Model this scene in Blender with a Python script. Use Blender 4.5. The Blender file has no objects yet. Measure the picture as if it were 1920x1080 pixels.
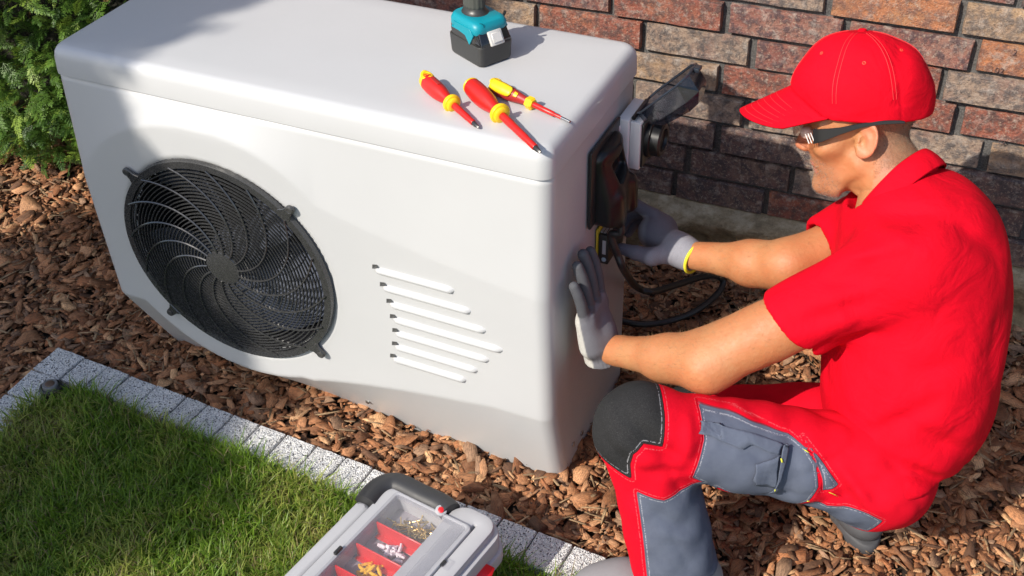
import bpy, bmesh, math, random
import numpy as np
from mathutils import Vector, Matrix, Euler, noise
random.seed(7)
RNG = np.random.default_rng(7)
SC = bpy.context.scene
COL = SC.collection
R_ = math.radians

# ---------------------------------------------------------------- camera, sky, sun
cam_d = bpy.data.cameras.new('camera')
cam = bpy.data.objects.new('camera', cam_d)
COL.objects.link(cam)
cam.matrix_world = Matrix(((0.92122, -0.22017, 0.32079, 0.3507), (0.38859, 0.55986, -0.73170, -2.4048),
                           (-0.01850, 0.79871, 0.60144, 1.7262), (0, 0, 0, 1)))
cam_d.sensor_width = 36.0
cam_d.lens = 42.925
cam_d.clip_start = 0.05
cam_d.clip_end = 300
SC.camera = cam
SC.view_settings.view_transform = 'Standard'
SC.view_settings.look = 'None'
SC.view_settings.exposure = 0.42
SC.view_settings.gamma = 1.0
SC.view_settings.use_curve_mapping = False
world = bpy.data.worlds.new('World')
SC.world = world
world.use_nodes = True
wn = world.node_tree.nodes
sky = wn.new('ShaderNodeTexSky')
sky.sky_type = 'NISHITA'
sky.sun_disc = False
sky.sun_elevation = R_(38.4)
sky.sun_rotation = R_(206.7)
sky.air_density = 1.0
sky.dust_density = 1.5
bg = wn['Background']
world.node_tree.links.new(sky.outputs[0], bg.inputs[0])
bg.inputs[1].default_value = 0.15
sun_d = bpy.data.lights.new('sun', 'SUN')
sun_d.energy = 4.4
sun_d.angle = R_(0.53)
sun_d.color = (1.0, 0.93, 0.82)
sun = bpy.data.objects.new('sun', sun_d)
COL.objects.link(sun)
sun.rotation_euler = Vector((.235, .467, -.415)).to_track_quat('-Z', 'Y').to_euler()

# ---------------------------------------------------------------- naming helpers
def tag(o, label=None, cat=None, group=None, kind=None):
    if label: o['label'] = label
    if cat: o['category'] = cat
    if group: o['group'] = group
    if kind: o['kind'] = kind
    return o

def empty(name, loc=(0, 0, 0), rz=0.0, parent=None):
    o = bpy.data.objects.new(name, None)
    o.empty_display_size = .05
    o.location = loc
    o.rotation_euler = (0, 0, rz)
    COL.objects.link(o)
    if parent: o.parent = parent
    return o

def link(name, me, mat=None, parent=None, smooth=False):
    if mat is not None:
        me.materials.clear()
        for m in (mat if isinstance(mat, (list, tuple)) else [mat]): me.materials.append(m)
    if smooth is not False:
        me.polygons.foreach_set('use_smooth', [True] * len(me.polygons))
        if smooth is not True:
            try: me.set_sharp_from_angle(angle=R_(smooth))
            except Exception: pass
    o = bpy.data.objects.new(name, me)
    COL.objects.link(o)
    if parent: o.parent = parent
    return o

def from_py(name, v, f, mat=None, parent=None, smooth=False):
    me = bpy.data.meshes.new(name)
    me.from_pydata([tuple(p) for p in v], [], [tuple(int(i) for i in q) for q in f])
    me.update()
    return link(name, me, mat, parent, smooth)

def from_np(name, V, F, mat=None, parent=None, smooth=False, colors=None, vecs=None):
    """V (n,3), F (m,k) with constant k"""
    me = bpy.data.meshes.new(name)
    n, m, k = len(V), len(F), F.shape[1]
    me.vertices.add(n); me.vertices.foreach_set('co', np.asarray(V, np.float32).ravel())
    me.loops.add(m * k); me.loops.foreach_set('vertex_index', np.asarray(F, np.int32).ravel())
    me.polygons.add(m)
    me.polygons.foreach_set('loop_start', np.arange(0, m * k, k, dtype=np.int32))
    me.polygons.foreach_set('loop_total', np.full(m, k, np.int32))
    me.update(calc_edges=True)
    if colors is not None:
        a = me.attributes.new('tint', 'FLOAT_COLOR', 'POINT')
        c = np.ones((n, 4), np.float32); c[:, :3] = colors
        a.data.foreach_set('color', c.ravel())
    if vecs is not None:
        a = me.attributes.new('lc', 'FLOAT_VECTOR', 'POINT')
        a.data.foreach_set('vector', np.asarray(vecs, np.float32).ravel())
    return link(name, me, mat, parent, smooth)

# ---------------------------------------------------------------- material helpers
class N:
    def __init__(s, name):
        s.m = bpy.data.materials.new(name); s.m.use_nodes = True
        s.t = s.m.node_tree; s.b = s.t.nodes['Principled BSDF']
    def new(s, typ, **kw):
        n = s.t.nodes.new('ShaderNode' + typ)
        for k, v in kw.items():
            if k in n.inputs.keys(): n.inputs[k].default_value = v
            else: setattr(n, k, v)
        return n
    def l(s, a, b): s.t.links.new(a, b)
    def coord(s, kind='Object', scale=(1, 1, 1)):
        tc = s.new('TexCoord'); mp = s.new('Mapping'); mp.inputs['Scale'].default_value = scale
        s.l(tc.outputs[kind], mp.inputs[0]); return mp.outputs[0]
    def attr(s, name, out='Vector'):
        a = s.new('Attribute'); a.attribute_name = name; return a.outputs[out]
    def noise(s, vec, scale, detail=4, rough=.55, out='Fac'):
        n = s.new('TexNoise'); n.inputs['Scale'].default_value = scale
        n.inputs['Detail'].default_value = detail; n.inputs['Roughness'].default_value = rough
        s.l(vec, n.inputs['Vector']); return n.outputs[out]
    def ramp(s, fac, stops, interp='LINEAR'):
        r = s.new('ValToRGB'); e = r.color_ramp.elements; r.color_ramp.interpolation = interp
        while len(e) < len(stops): e.new(.5)
        for i, (p, c) in enumerate(stops):
            e[i].position = p; e[i].color = (c[0], c[1], c[2], 1) if isinstance(c, (tuple, list)) else (c, c, c, 1)
        s.l(fac, r.inputs[0]); return r.outputs[0]
    def mix(s, fac, a, b, mode='MIX'):
        n = s.new('Mix'); n.data_type = 'RGBA'; n.blend_type = mode
        if isinstance(fac, (int, float)): n.inputs[0].default_value = fac
        else: s.l(fac, n.inputs[0])
        for i, x in ((6, a), (7, b)):
            if isinstance(x, (tuple, list)): n.inputs[i].default_value = (x[0], x[1], x[2], 1)
            else: s.l(x, n.inputs[i])
        return n.outputs[2]
    def bump(s, h, strength=.3, dist=.002, prev=None):
        n = s.new('Bump'); n.inputs['Strength'].default_value = strength; n.inputs['Distance'].default_value = dist
        s.l(h, n.inputs['Height'])
        if prev is not None: s.l(prev, n.inputs['Normal'])
        return n.outputs[0]
    def base(s, c):
        if isinstance(c, (tuple, list)): s.b.inputs['Base Color'].default_value = (c[0], c[1], c[2], 1)
        else: s.l(c, s.b.inputs['Base Color'])
    def set(s, **kw):
        for k, v in kw.items():
            i = s.b.inputs[k.replace('_', ' ')]
            if isinstance(v, (int, float, tuple, list)): i.default_value = v if not isinstance(v, (tuple, list)) or len(v) != 3 else (*v, 1)
            else: s.l(v, i)
        return s

def plain(name, col, rough=.5, metal=0.0, bump_s=0.0, bump_scale=300, var=.0, spec=.5, coat=0.0, dist=.0005):
    n = N(name)
    vec = n.coord()
    if var > 0:
        f = n.noise(vec, 9, 6, .6)
        lo = tuple(c * (1 - var) for c in col); hi = tuple(min(1, c * (1 + var)) for c in col)
        n.base(n.ramp(f, [(.3, lo), (.7, hi)]))
        f2 = n.noise(vec, 35, 4)
        n.set(Roughness=n.ramp(f2, [(.3, max(0, rough - .07)), (.7, min(1, rough + .07))]))
    else:
        n.base(col); n.set(Roughness=rough)
    n.set(Metallic=metal, Coat_Weight=coat)
    n.b.inputs['Specular IOR Level'].default_value = spec
    if bump_s > 0:
        n.set(Normal=n.bump(n.noise(vec, bump_scale, 3), bump_s, dist))
    return n.m

# ---------------------------------------------------------------- mesh helpers
def rbox(bm, size, loc=(0, 0, 0), rot=None, bev=0.0, seg=2):
    """bevelled box added to a bmesh"""
    r = bmesh.ops.create_cube(bm, size=1.0)
    vs = r['verts']
    bmesh.ops.scale(bm, vec=size, verts=vs)
    if bev > 0:
        es = list({e for v in vs for e in v.link_edges})
        rr = bmesh.ops.bevel(bm, geom=es, offset=bev, segments=seg, affect='EDGES', profile=.5)
        vs = list({v for f in rr['faces'] for v in f.verts} | {v for v in vs if v.is_valid})
    M = Matrix.Translation(loc) @ (rot.to_4x4() if rot is not None else Matrix.Identity(4))
    bmesh.ops.transform(bm, matrix=M, verts=vs)
    return vs

def bm_obj(name, bm, mat=None, parent=None, smooth=False):
    bmesh.ops.recalc_face_normals(bm, faces=bm.faces)
    me = bpy.data.meshes.new(name); bm.to_mesh(me); bm.free()
    return link(name, me, mat, parent, smooth)

def box_obj(name, size, loc, mat, parent=None, rot=None, bev=.002, seg=2):
    bm = bmesh.new(); rbox(bm, size, loc, rot, bev, seg)
    return bm_obj(name, bm, mat, parent, 40)

def frame_from(d, up=(0, 0, 1)):
    z = Vector(d).normalized(); u = Vector(up)
    if abs(z.dot(u)) > .98: u = Vector((1, 0, 0))
    x = u.cross(z).normalized(); y = z.cross(x)
    return x, y, z

def catmull(pts, n=8, closed=False):
    P = [Vector(p) for p in pts]; out = []
    m = len(P)
    rng = range(m if closed else m - 1)
    for i in rng:
        p0 = P[(i - 1) % m] if closed or i > 0 else P[0] * 2 - P[1]
        p1 = P[i]; p2 = P[(i + 1) % m]
        p3 = P[(i + 2) % m] if closed or i + 2 < m else P[-1] * 2 - P[-2]
        for k in range(n):
            t = k / n
            out.append(.5 * ((2 * p1) + (p2 - p0) * t + (2 * p0 - 5 * p1 + 4 * p2 - p3) * t * t + (3 * p1 - p0 - 3 * p2 + p3) * t ** 3))
    if not closed: out.append(P[-1])
    return out

def tube(bm, pts, rad, seg=8, closed=False, cap=True, flat=1.0, up=(0, 0, 1)):
    """swept tube; rad number or list; parallel transported frame"""
    P = [Vector(p) for p in pts]; n = len(P)
    rads = rad if isinstance(rad, (list, tuple)) else [rad] * n
    rings = []; X = None
    for i in range(n):
        if closed: d = P[(i + 1) % n] - P[(i - 1) % n]
        else: d = P[min(i + 1, n - 1)] - P[max(i - 1, 0)]
        d.normalize()
        if X is None: X, Y, _ = frame_from(d, up)
        else:
            X = (X - d * X.dot(d)).normalized(); Y = d.cross(X)
        rings.append([bm.verts.new(P[i] + (X * math.cos(a) + Y * math.sin(a) * flat) * rads[i]) for a in [2 * math.pi * k / seg for k in range(seg)]])
    m = n if closed else n - 1
    for i in range(m):
        A, B = rings[i], rings[(i + 1) % n]
        for k in range(seg): bm.faces.new((A[k], A[(k + 1) % seg], B[(k + 1) % seg], B[k]))
    if cap and not closed:
        bm.faces.new(rings[0][::-1]); bm.faces.new(rings[-1])
    return rings

def lathe(bm, prof, p0, axis, seg=20, cap=True, up=(0, 0, 1)):
    """prof = [(distance along axis, radius)]"""
    X, Y, Z = frame_from(axis, up); p0 = Vector(p0); rings = []
    for t, r in prof:
        rings.append([bm.verts.new(p0 + Z * t + (X * math.cos(a) + Y * math.sin(a)) * max(r, 1e-5)) for a in [2 * math.pi * k / seg for k in range(seg)]])
    for A, B in zip(rings, rings[1:]):
        for k in range(seg): bm.faces.new((A[k], A[(k + 1) % seg], B[(k + 1) % seg], B[k]))
    if cap:
        bm.faces.new(rings[0][::-1]); bm.faces.new(rings[-1])

def lathe_obj(name, prof, p0, axis, mat, parent=None, seg=20, smooth=40):
    bm = bmesh.new(); lathe(bm, prof, p0, axis, seg)
    return bm_obj(name, bm, mat, parent, smooth)

def tube_obj(name, pts, rad, mat, parent=None, seg=8, **kw):
    bm = bmesh.new(); tube(bm, pts, rad, seg, **kw)
    return bm_obj(name, bm, mat, parent, 60)
def prism(bm, poly, z0, z1, M=None, bev=0.0, seg=2):
    """extrude a 2D polygon (list of (x, y)) between z0 and z1, then transform by M"""
    vs = [bm.verts.new((x, y, z0)) for x, y in poly]
    f = bm.faces.new(vs)
    r = bmesh.ops.extrude_face_region(bm, geom=[f])
    top = [g for g in r['geom'] if isinstance(g, bmesh.types.BMVert)]
    bmesh.ops.translate(bm, verts=top, vec=(0, 0, z1 - z0))
    allv = vs + top
    if bev > 0:
        es = list({e for v in allv for e in v.link_edges})
        rr = bmesh.ops.bevel(bm, geom=es, offset=bev, segments=seg, affect='EDGES', profile=.5)
        allv = list({v for ff in rr['faces'] for v in ff.verts} | {v for v in allv if v.is_valid})
    if M is not None: bmesh.ops.transform(bm, matrix=M, verts=allv)
    return allv
# ---------------------------------------------------------------- materials of the setting
def mat_brick(name, c1, c2, c3, dark):
    c1, c2, c3 = [tuple(x * k for x, k in zip(c, (1.22, 1.12, 1.02))) for c in (c1, c2, c3)]
    n = N(name)
    oi = n.new('ObjectInfo'); vec0 = n.coord()
    add = n.new('VectorMath'); add.operation = 'ADD'
    sc = n.new('VectorMath'); sc.operation = 'SCALE'; sc.inputs['Scale'].default_value = 40
    cmb = n.new('CombineXYZ'); n.l(oi.outputs['Random'], cmb.inputs[0]); n.l(oi.outputs['Random'], cmb.inputs[2])
    n.l(cmb.outputs[0], sc.inputs[0]); n.l(vec0, add.inputs[0]); n.l(sc.outputs[0], add.inputs[1])
    v = add.outputs[0]
    big = n.noise(v, 9, 3, .6); mid = n.noise(v, 45, 5, .7); fine = n.noise(v, 420, 3, .7)
    c = n.ramp(big, [(.36, c1), (.5, c2), (.66, c3)])
    c = n.mix(n.ramp(mid, [(.44, 0), (.58, .85)]), c, dark)
    med = n.noise(v, 140, 4, .75); c = n.mix(n.ramp(med, [(.55, 0), (.66, .7)]), c, (.40, .30, .22))
    c = n.mix(n.ramp(med, [(.32, .7), (.42, 0)]), c, (.035, .028, .028))
    pale = n.noise(v, 30, 6, .75)
    c = n.mix(n.ramp(pale, [(.52, 0), (.68, .65)]), c, (.42, .36, .31))
    c = n.mix(n.ramp(fine, [(.64, 0), (.72, .55)]), c, (.42, .36, .30))
    c = n.mix(n.ramp(fine, [(.28, .6), (.38, 0)]), c, (.03, .025, .025))
    n.base(c)
    n.set(Roughness=.72, Normal=n.bump(mid, 1.0, .007, n.bump(fine, .9, .002)))
    return n.m

def build_setting():
    # soil under everything, lawn soil, far lawn
    n = N('soil'); v = n.coord()
    n.base(n.ramp(n.noise(v, 30, 6, .7), [(.3, (.012, .008, .006)), (.7, (.05, .032, .02))]))
    n.set(Roughness=.95, Normal=n.bump(n.noise(v, 60, 5), .8, .01)); soil = n.m
    g = from_py('ground', [(-60, -60, -.032), (60, -60, -.032), (60, 60, -.032), (-60, 60, -.032)], [(0, 1, 2, 3)], soil)
    tag(g, kind='structure')
    n = N('lawn_soil'); v = n.coord()
    c = n.ramp(n.noise(v, 26, 6, .7), [(.3, (.030, .045, .010)), (.55, (.06, .07, .018)), (.75, (.13, .105, .045))])
    n.base(c); n.set(Roughness=.95, Normal=n.bump(n.noise(v, 180, 4), .9, .006)); ls = n.m
    # lawn polygon bounded by the paver border
    poly = [(-1.345, -.975), (-.02, -1.085), (.9, -1.165), (30, -3.7), (30, -40), (-30, -40), (-30, -30), (-1.345, -2.9)]
    me_v = [(x, y, -.004) for x, y in poly]
    lw = from_py('lawn', me_v, [tuple(range(len(poly)))], ls); tag(lw, kind='structure')

    # ---------------- grass blades (nobody could count them)
    def blades(nb, x0, x1, yfun, seed):
        r = np.random.default_rng(seed)
        X = r.uniform(x0, x1, nb); lo, hi = yfun(X)
        Y = lo + (hi - lo) * r.random(nb)
        return X, Y
    r = np.random.default_rng(5)
    nb = 74000
    X = r.uniform(-1.40, .02, nb); X[:0] = 0
    top = -1.0 - .085 * (X + 1.345) * 1.0 + .022
    low = -1.62 + .0 * X
    Y = low + (top - low) * r.random(nb)
    keep = ~((X > -.475) & (X < -.235) & (Y < -1.13)) & (Y > -1.62)
    keep &= (X > -1.362) & (((X + 1.345) ** 2 + (Y + 1.0) ** 2) > .042 ** 2)
    X, Y = X[keep], Y[keep]; nb = len(X)
    # the rest of the lawn around the tool box, thinner, for views from beside the camera
    n2 = 60000
    X2 = r.uniform(-1.9, 1.5, n2); t2 = -1.0 - .085 * (X2 + 1.345) + .022; Y2 = -2.45 + (t2 + 2.45) * r.random(n2)
    k2 = ~((X2 > -1.40) & (X2 < .02) & (Y2 > -1.62)) & ~((X2 > -.50) & (X2 < -.21) & (Y2 < -1.13) & (Y2 > -1.56)) & ((X2 > -1.362) | (Y2 < -2.75))
    X = np.concatenate([X, X2[k2]]); Y = np.concatenate([Y, Y2[k2]]); top = np.concatenate([top[keep], t2[k2]]); nb = len(X)
    # clumpy height and dryness field from a few sines
    def fld(X, Y, s, ph):
        return (np.sin(X * s + ph) * np.cos(Y * s * 1.3 + ph * 2) + np.sin(X * s * 2.3 + 1.7 * ph + Y * s) * .6 + np.cos((X - Y) * s * 3.9 + ph) * .35) / 1.95
    dry = fld(X, Y, 9, .4) * .5 + fld(X, Y, 23, 2.) * .35 + r.normal(0, .22, nb)
    hh = .032 + .012 * fld(X, Y, 15, 1.1) + r.uniform(-.012, .016, nb)
    edge = np.clip((top - Y) / .05, 0, 1)
    hh = hh * (1.25 - .25 * edge)
    hh = np.where(dry > .42, hh * .62, hh)
    W_ = r.uniform(.0009, .0019, nb)
    az = r.uniform(0, 2 * np.pi, nb); lean = r.uniform(.15, 1.15, nb)
    la = az + r.normal(0, .5, nb) + np.pi / 2
    T = np.array([0, .4, .75, 1.0]); seg = []
    dx, dy = np.cos(la), np.sin(la); wx, wy = np.cos(az), np.sin(az)
    for t in T:
        off = lean * hh * t ** 1.7
        z = hh * (t - .28 * lean * t ** 2)
        w = W_ * (1 - t ** 2.2) + .0001
        cx, cy = X + dx * off, Y + dy * off
        seg.append(np.stack([cx - wx * w, cy - wy * w, z - .006], 1)); seg.append(np.stack([cx + wx * w, cy + wy * w, z - .006], 1))
    V = np.stack(seg, 1).reshape(-1, 3)
    b = (np.arange(nb) * 8)[:, None]
    F = np.concatenate([b + np.array([[0, 1, 3, 2]]), b + np.array([[2, 3, 5, 4]]), b + np.array([[4, 5, 7, 6]])], 0)
    g1 = np.array([.075, .155, .012]); g2 = np.array([.22, .36, .03]); g3 = np.array([.54, .50, .14]); g4 = np.array([.38, .30, .15])
    k = r.random(nb)[:, None]
    c = g1 * (1 - k) + g2 * k
    d = np.clip((dry - .02) / .5, 0, 1)[:, None]; c = c * (1 - d * .8) + g3 * d * .8
    dead = ((dry > .55) | (r.random(nb) < .07))[:, None]; c = np.where(dead, g4 * r.uniform(.5, 1.1, nb)[:, None], c)
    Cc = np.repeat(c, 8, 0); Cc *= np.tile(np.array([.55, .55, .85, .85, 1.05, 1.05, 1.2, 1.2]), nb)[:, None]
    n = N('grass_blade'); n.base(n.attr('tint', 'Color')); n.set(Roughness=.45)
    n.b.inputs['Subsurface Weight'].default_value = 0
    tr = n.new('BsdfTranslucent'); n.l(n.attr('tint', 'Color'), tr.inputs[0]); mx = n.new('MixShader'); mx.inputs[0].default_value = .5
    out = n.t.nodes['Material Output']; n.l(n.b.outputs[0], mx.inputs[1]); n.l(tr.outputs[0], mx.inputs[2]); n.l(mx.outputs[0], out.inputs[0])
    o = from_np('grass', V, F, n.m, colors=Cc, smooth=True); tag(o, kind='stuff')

    # ---------------- bark mulch
    r = np.random.default_rng(11)
    n = N('bark_chip'); lc = n.attr('lc'); tint = n.attr('tint', 'Color')
    mp = n.new('Mapping'); mp.inputs['Scale'].default_value = (1, 5, 5); n.l(lc, mp.inputs[0])
    st = n.noise(mp.outputs[0], 130, 5, .7); bl = n.noise(lc, 60, 3)
    c = n.mix(n.ramp(st, [(.35, .85), (.6, 0)]), tint, (.035, .018, .01), 'MIX')
    c = n.mix(n.ramp(bl, [(.5, 0), (.72, .55)]), c, n.mix(.5, tint, (.42, .25, .14)))
    n.base(c); n.set(Roughness=.8, Normal=n.bump(st, .8, .0015, n.bump(bl, .5, .003)))
    bark = n.m
    def chips(nc, size_lo, size_hi, region, zlo, zhi, tilt, seed, thick=(.0015, .006), asp=(1.2, 3.2)):
        r = np.random.default_rng(seed)
        XY = region(nc, r); nc = len(XY)
        K = 8
        ang = np.linspace(0, 2 * np.pi, K, endpoint=False)[None, :] + r.uniform(-.34, .34, (nc, K))
        rr = r.uniform(.55, 1.15, (nc, K)) / np.maximum(np.abs(np.cos(ang)), np.abs(np.sin(ang))) ** .8
        L = (r.power(.8, nc) * (size_hi - size_lo) + size_lo) * .5; a = r.uniform(*asp, nc)
        lx = np.cos(ang) * rr * L[:, None]; ly = np.sin(ang) * rr * (L / a)[:, None]
        th = r.uniform(*thick, nc)[:, None]
        bend = r.uniform(-16, 10, nc)[:, None] ; tw = r.uniform(-25, 25, nc)[:, None]
        zz = bend * ly ** 2 * .6 + bend * .3 * lx ** 2 + tw * lx * ly * .5
        topi = np.stack([lx * .955, ly * .93, zz + th * r.uniform(.25, .75, (nc, K))], 2)
        bot = np.stack([lx, ly, zz - th * .5], 2)
        ctr = np.stack([r.uniform(-.25, .25, nc) * L, r.uniform(-.12, .12, nc) * L, th[:, 0] * r.uniform(.3, .9, nc)], 1)[:, None, :]
        P = np.concatenate([ctr, topi, bot], 1)
        M = P.shape[1]
        az = r.uniform(0, 2 * np.pi, nc); tx = r.normal(0, tilt, nc); ty = r.normal(0, tilt, nc)
        ca, sa, cx, sx, cy, sy = np.cos(az), np.sin(az), np.cos(tx), np.sin(tx), np.cos(ty), np.sin(ty)
        Rz = np.zeros((nc, 3, 3)); Rz[:, 0, 0] = ca; Rz[:, 0, 1] = -sa; Rz[:, 1, 0] = sa; Rz[:, 1, 1] = ca; Rz[:, 2, 2] = 1
        Rx = np.zeros((nc, 3, 3)); Rx[:, 0, 0] = 1; Rx[:, 1, 1] = cx; Rx[:, 1, 2] = -sx; Rx[:, 2, 1] = sx; Rx[:, 2, 2] = cx
        Ry = np.zeros((nc, 3, 3)); Ry[:, 1, 1] = 1; Ry[:, 0, 0] = cy; Ry[:, 0, 2] = sy; Ry[:, 2, 0] = -sy; Ry[:, 2, 2] = cy
        Rm = Rz @ Rx @ Ry
        Q = np.einsum('nij,nkj->nki', Rm, P)
        zc = r.uniform(zlo, zhi, nc) - .018
        Q += np.stack([XY[:, 0], XY[:, 1], zc], 1)[:, None, :]
        t = []
        for i in range(K):
            j = (i + 1) % K
            t.append((0, 1 + i, 1 + j)); t.append((1 + i, 9 + i, 9 + j)); t.append((1 + i, 9 + j, 1 + j))
        t = np.array(t)
        F = (np.arange(nc) * M)[:, None, None] + t[None]
        pal = np.array([[.30, .135, .060], [.40, .20, .10], [.21, .09, .04], [.48, .27, .15], [.11, .055, .03], [.29, .19, .13], [.58, .37, .21], [.36, .15, .065]])
        wgt = np.array([.19, .2, .15, .14, .10, .09, .07, .06])
        ci = np.array([1.22, 1.08, .93]) * pal[r.choice(len(pal), nc, p=wgt)] * r.uniform(.75, 1.2, (nc, 1))
        Cc = np.repeat(ci, M, 0)
        lcv = (P + r.uniform(0, 50, (nc, 1, 3))).reshape(-1, 3)
        return Q.reshape(-1, 3), F.reshape(-1, 3), Cc, lcv
    def reg_main(nc, r):
        x = r.uniform(-2.75, 1.35, nc); y = r.uniform(-1.2, .02, nc)
        border = np.where(x > -1.42, -.884 - .0854 * (x + 1.42) + .008, -9)
        k = y > border
        k &= ~((x < -2.2) & (y < -1.0))
        inbox = (x > -1.12) & (x < -.33) & (y > -.74) & (y < -.50)
        k &= ~inbox
        return np.stack([x[k], y[k]], 1)
    parts = [chips(33500, .016, .050, reg_main, -.010, .006, .26, 1, thick=(.001, .0035)),
             chips(15600, .005, .016, reg_main, .000, .014, .5, 2, thick=(.001, .003)),
             chips(7800, .020, .062, reg_main, .003, .016, .30, 3, thick=(.0015, .0045), asp=(1.2, 4.5)),
             chips(420, .045, .085, reg_main, .010, .020, .22, 7, thick=(.004, .009), asp=(1.3, 2.6)),
             chips(2600, .02, .06, reg_main, .008, .02, .22, 4, thick=(.0008, .002), asp=(6, 18))]
    Vs, Fs, Cs, Ls = [], [], [], []; off = 0
    for i, (V, F, Cc, L) in enumerate(parts):
        if i == 4: Cc = Cc * 0 + np.array([.45, .30, .16]) * np.repeat(r.uniform(.45, 1.1, len(Cc) // 17), 17)[:, None]
        Vs.append(V); Fs.append(F + off); Cs.append(Cc); Ls.append(L); off += len(V)
    o = from_np('bark_mulch', np.concatenate(Vs), np.concatenate(Fs), bark, colors=np.concatenate(Cs), vecs=np.concatenate(Ls))
    tag(o, kind='stuff')

    # ---------------- granite look pavers along the lawn
    n = N('granite_paver'); v = n.coord(); oi = n.new('ObjectInfo')
    add = n.new('VectorMath'); add.operation = 'ADD'; cm = n.new('CombineXYZ')
    ml = n.new('Math', operation='MULTIPLY'); ml.inputs[1].default_value = 31; n.l(oi.outputs['Random'], ml.inputs[0]); n.l(ml.outputs[0], cm.inputs[0])
    n.l(v, add.inputs[0]); n.l(cm.outputs[0], add.inputs[1]); v = add.outputs[0]
    vo = n.new('TexVoronoi'); vo.inputs['Scale'].default_value = 30; n.l(v, vo.inputs['Vector'])
    sep = n.new('SeparateColor'); n.l(vo.outputs['Color'], sep.inputs[0])
    sp = n.ramp(sep.outputs[0], [(.0, (.62, .62, .63)), (.35, (.80, .79, .77)), (.62, (.45, .45, .47)), (.76, (.085, .085, .09)), (.86, (.72, .70, .67))], 'CONSTANT')
    sm = n.noise(v, 55, 2); c = n.mix(n.ramp(sm, [(.62, 0), (.7, .7)]), sp, (.04, .04, .045))
    st2 = n.noise(v, 1.3, 5, .7); c = n.mix(n.ramp(st2, [(.45, 0), (.8, .35)]), c, (.20, .18, .15))
    n.base(c); n.set(Roughness=.8, Normal=n.bump(vo.outputs['Distance'], .5, .02, n.bump(n.noise(v, 7, 3), .4, .03))); gran = n.m
    pb = empty('paver_border', (-1.42, -.884, 0)); tag(pb, kind='structure')
    protos = []
    for k in range(5):
        bm = bmesh.new(); rbox(bm, (1, 1, 1), bev=.028, seg=1)
        bmesh.ops.subdivide_edges(bm, edges=[e for e in bm.edges if e.calc_length() > .5], cuts=3, use_grid_fill=True)
        for vv in bm.verts:
            q = vv.co * 3 + Vector((k * 7, 0, 0))
            vv.co += noise.noise_vector(q * 1.6) * .018
            vv.co.z += .02 * noise.noise(q * 2.5)
        me = bpy.data.meshes.new('paver'); bmesh.ops.recalc_face_normals(bm, faces=bm.faces); bm.to_mesh(me); bm.free(); protos.append(me)
    ux = Vector((1, -.0854, 0)).normalized(); uy = Vector((.0854, 1, 0)).normalized(); ang = math.atan2(ux.y, ux.x)
    def pav(i, cx, cy, lx, ly, a, dz):
        o = link('paver', protos[i % 5], gran if not protos[i % 5].materials else None, pb)
        if not protos[i % 5].materials: protos[i % 5].materials.append(gran)
        for p in protos[i % 5].polygons: pass
        o.location = (cx + 1.42, cy + .884, -.028 + dz); o.rotation_euler = (random.uniform(-.012, .012), random.uniform(-.012, .012), a + random.uniform(-.012, .012))
        o.scale = (lx, ly, .075)
    # measured joints along the border (distance from the corner)
    js = [0.0, .0805, .148, .210, .285, .366, .421, .490, .558, .624, .698, .768, .833, .905, .975, 1.045, 1.12, 1.195, 1.268, 1.335]
    while js[-1] < 2.6: js.append(js[-1] + random.uniform(.068, .078))
    P0 = Vector((-1.42, -.884, 0))
    for i in range(len(js) - 1):
        a, b = js[i], js[i + 1]; w = b - a - .0035
        c = P0 + ux * ((a + b) / 2) - uy * .0395
        pav(i, c.x, c.y, w, .078 + random.uniform(-.002, .002), ang, random.uniform(-.0015, .0015))
    y = -.884 - .0835
    for i in range(22):
        ln = random.uniform(.078, .084)
        pav(i + 2, -1.42 + .036, y - ln / 2 + .0, .076, ln - .0035, random.uniform(-.01, .01), random.uniform(-.0015, .0015)); y -= ln
    # sprinkler in the corner
    sp = empty('lawn_sprinkler', (-1.337, -1.006, .012)); tag(sp, 'small round black pop-up sprinkler head sunk in the grass at the paver corner', 'sprinkler')
    blk = plain('sprinkler_black', (.02, .02, .02), .5, var=.2)
    lathe_obj('housing', [(-.03, .024), (.006, .024), (.008, .022), (.0085, .019), (.004, .018)], (0, 0, 0), (0, 0, 1), blk, sp)
    lathe_obj('cap', [(0, .0165), (.012, .0165), (.0145, .015), (.0145, .011)], (0, 0, 0), (0, 0, 1), plain('sprinkler_grey', (.16, .16, .165), .35, var=.1), sp)
    lathe_obj('nozzle', [(.0, .0105), (.0150, .0105), (.016, .009), (.016, .003)], (0, 0, 0), (0, 0, 1), plain('sprinkler_nozzle', (.10, .06, .04), .5, var=.3), sp, seg=14)

    # ---------------- brick wall
    wall = empty('brick_wall', (0, 0, 0)); tag(wall, 'weathered red and brown clinker brick wall with dark grey mortar behind the white unit', 'wall')
    n = N('mortar'); v = n.coord(); f1 = n.noise(v, 260, 4, .7); f2 = n.noise(v, 12, 5)
    c = n.ramp(f1, [(.3, (.035, .036, .038)), (.55, (.095, .095, .095)), (.78, (.20, .19, .18))])
    n.base(n.mix(n.ramp(f2, [(.4, 0), (.75, .5)]), c, (.16, .14, .12))); n.set(Roughness=.95, Normal=n.bump(f1, 1, .003)); mort = n.m
    p = .0733; hb = .0625; z8 = .1403
    # mortar body, slightly behind the brick faces
    nx, nz = 150, 60
    xs = np.linspace(-4.6, 3.4, nx); zs = np.linspace(-.05, 2.3, nz)
    V = [(x, .014 + .003 * noise.noise(Vector((x * 30, 0, z * 30))), z) for z in zs for x in xs]
    F = [(j * nx + i, j * nx + i + 1, (j + 1) * nx + i + 1, (j + 1) * nx + i) for j in range(nz - 1) for i in range(nx - 1)]
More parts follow.
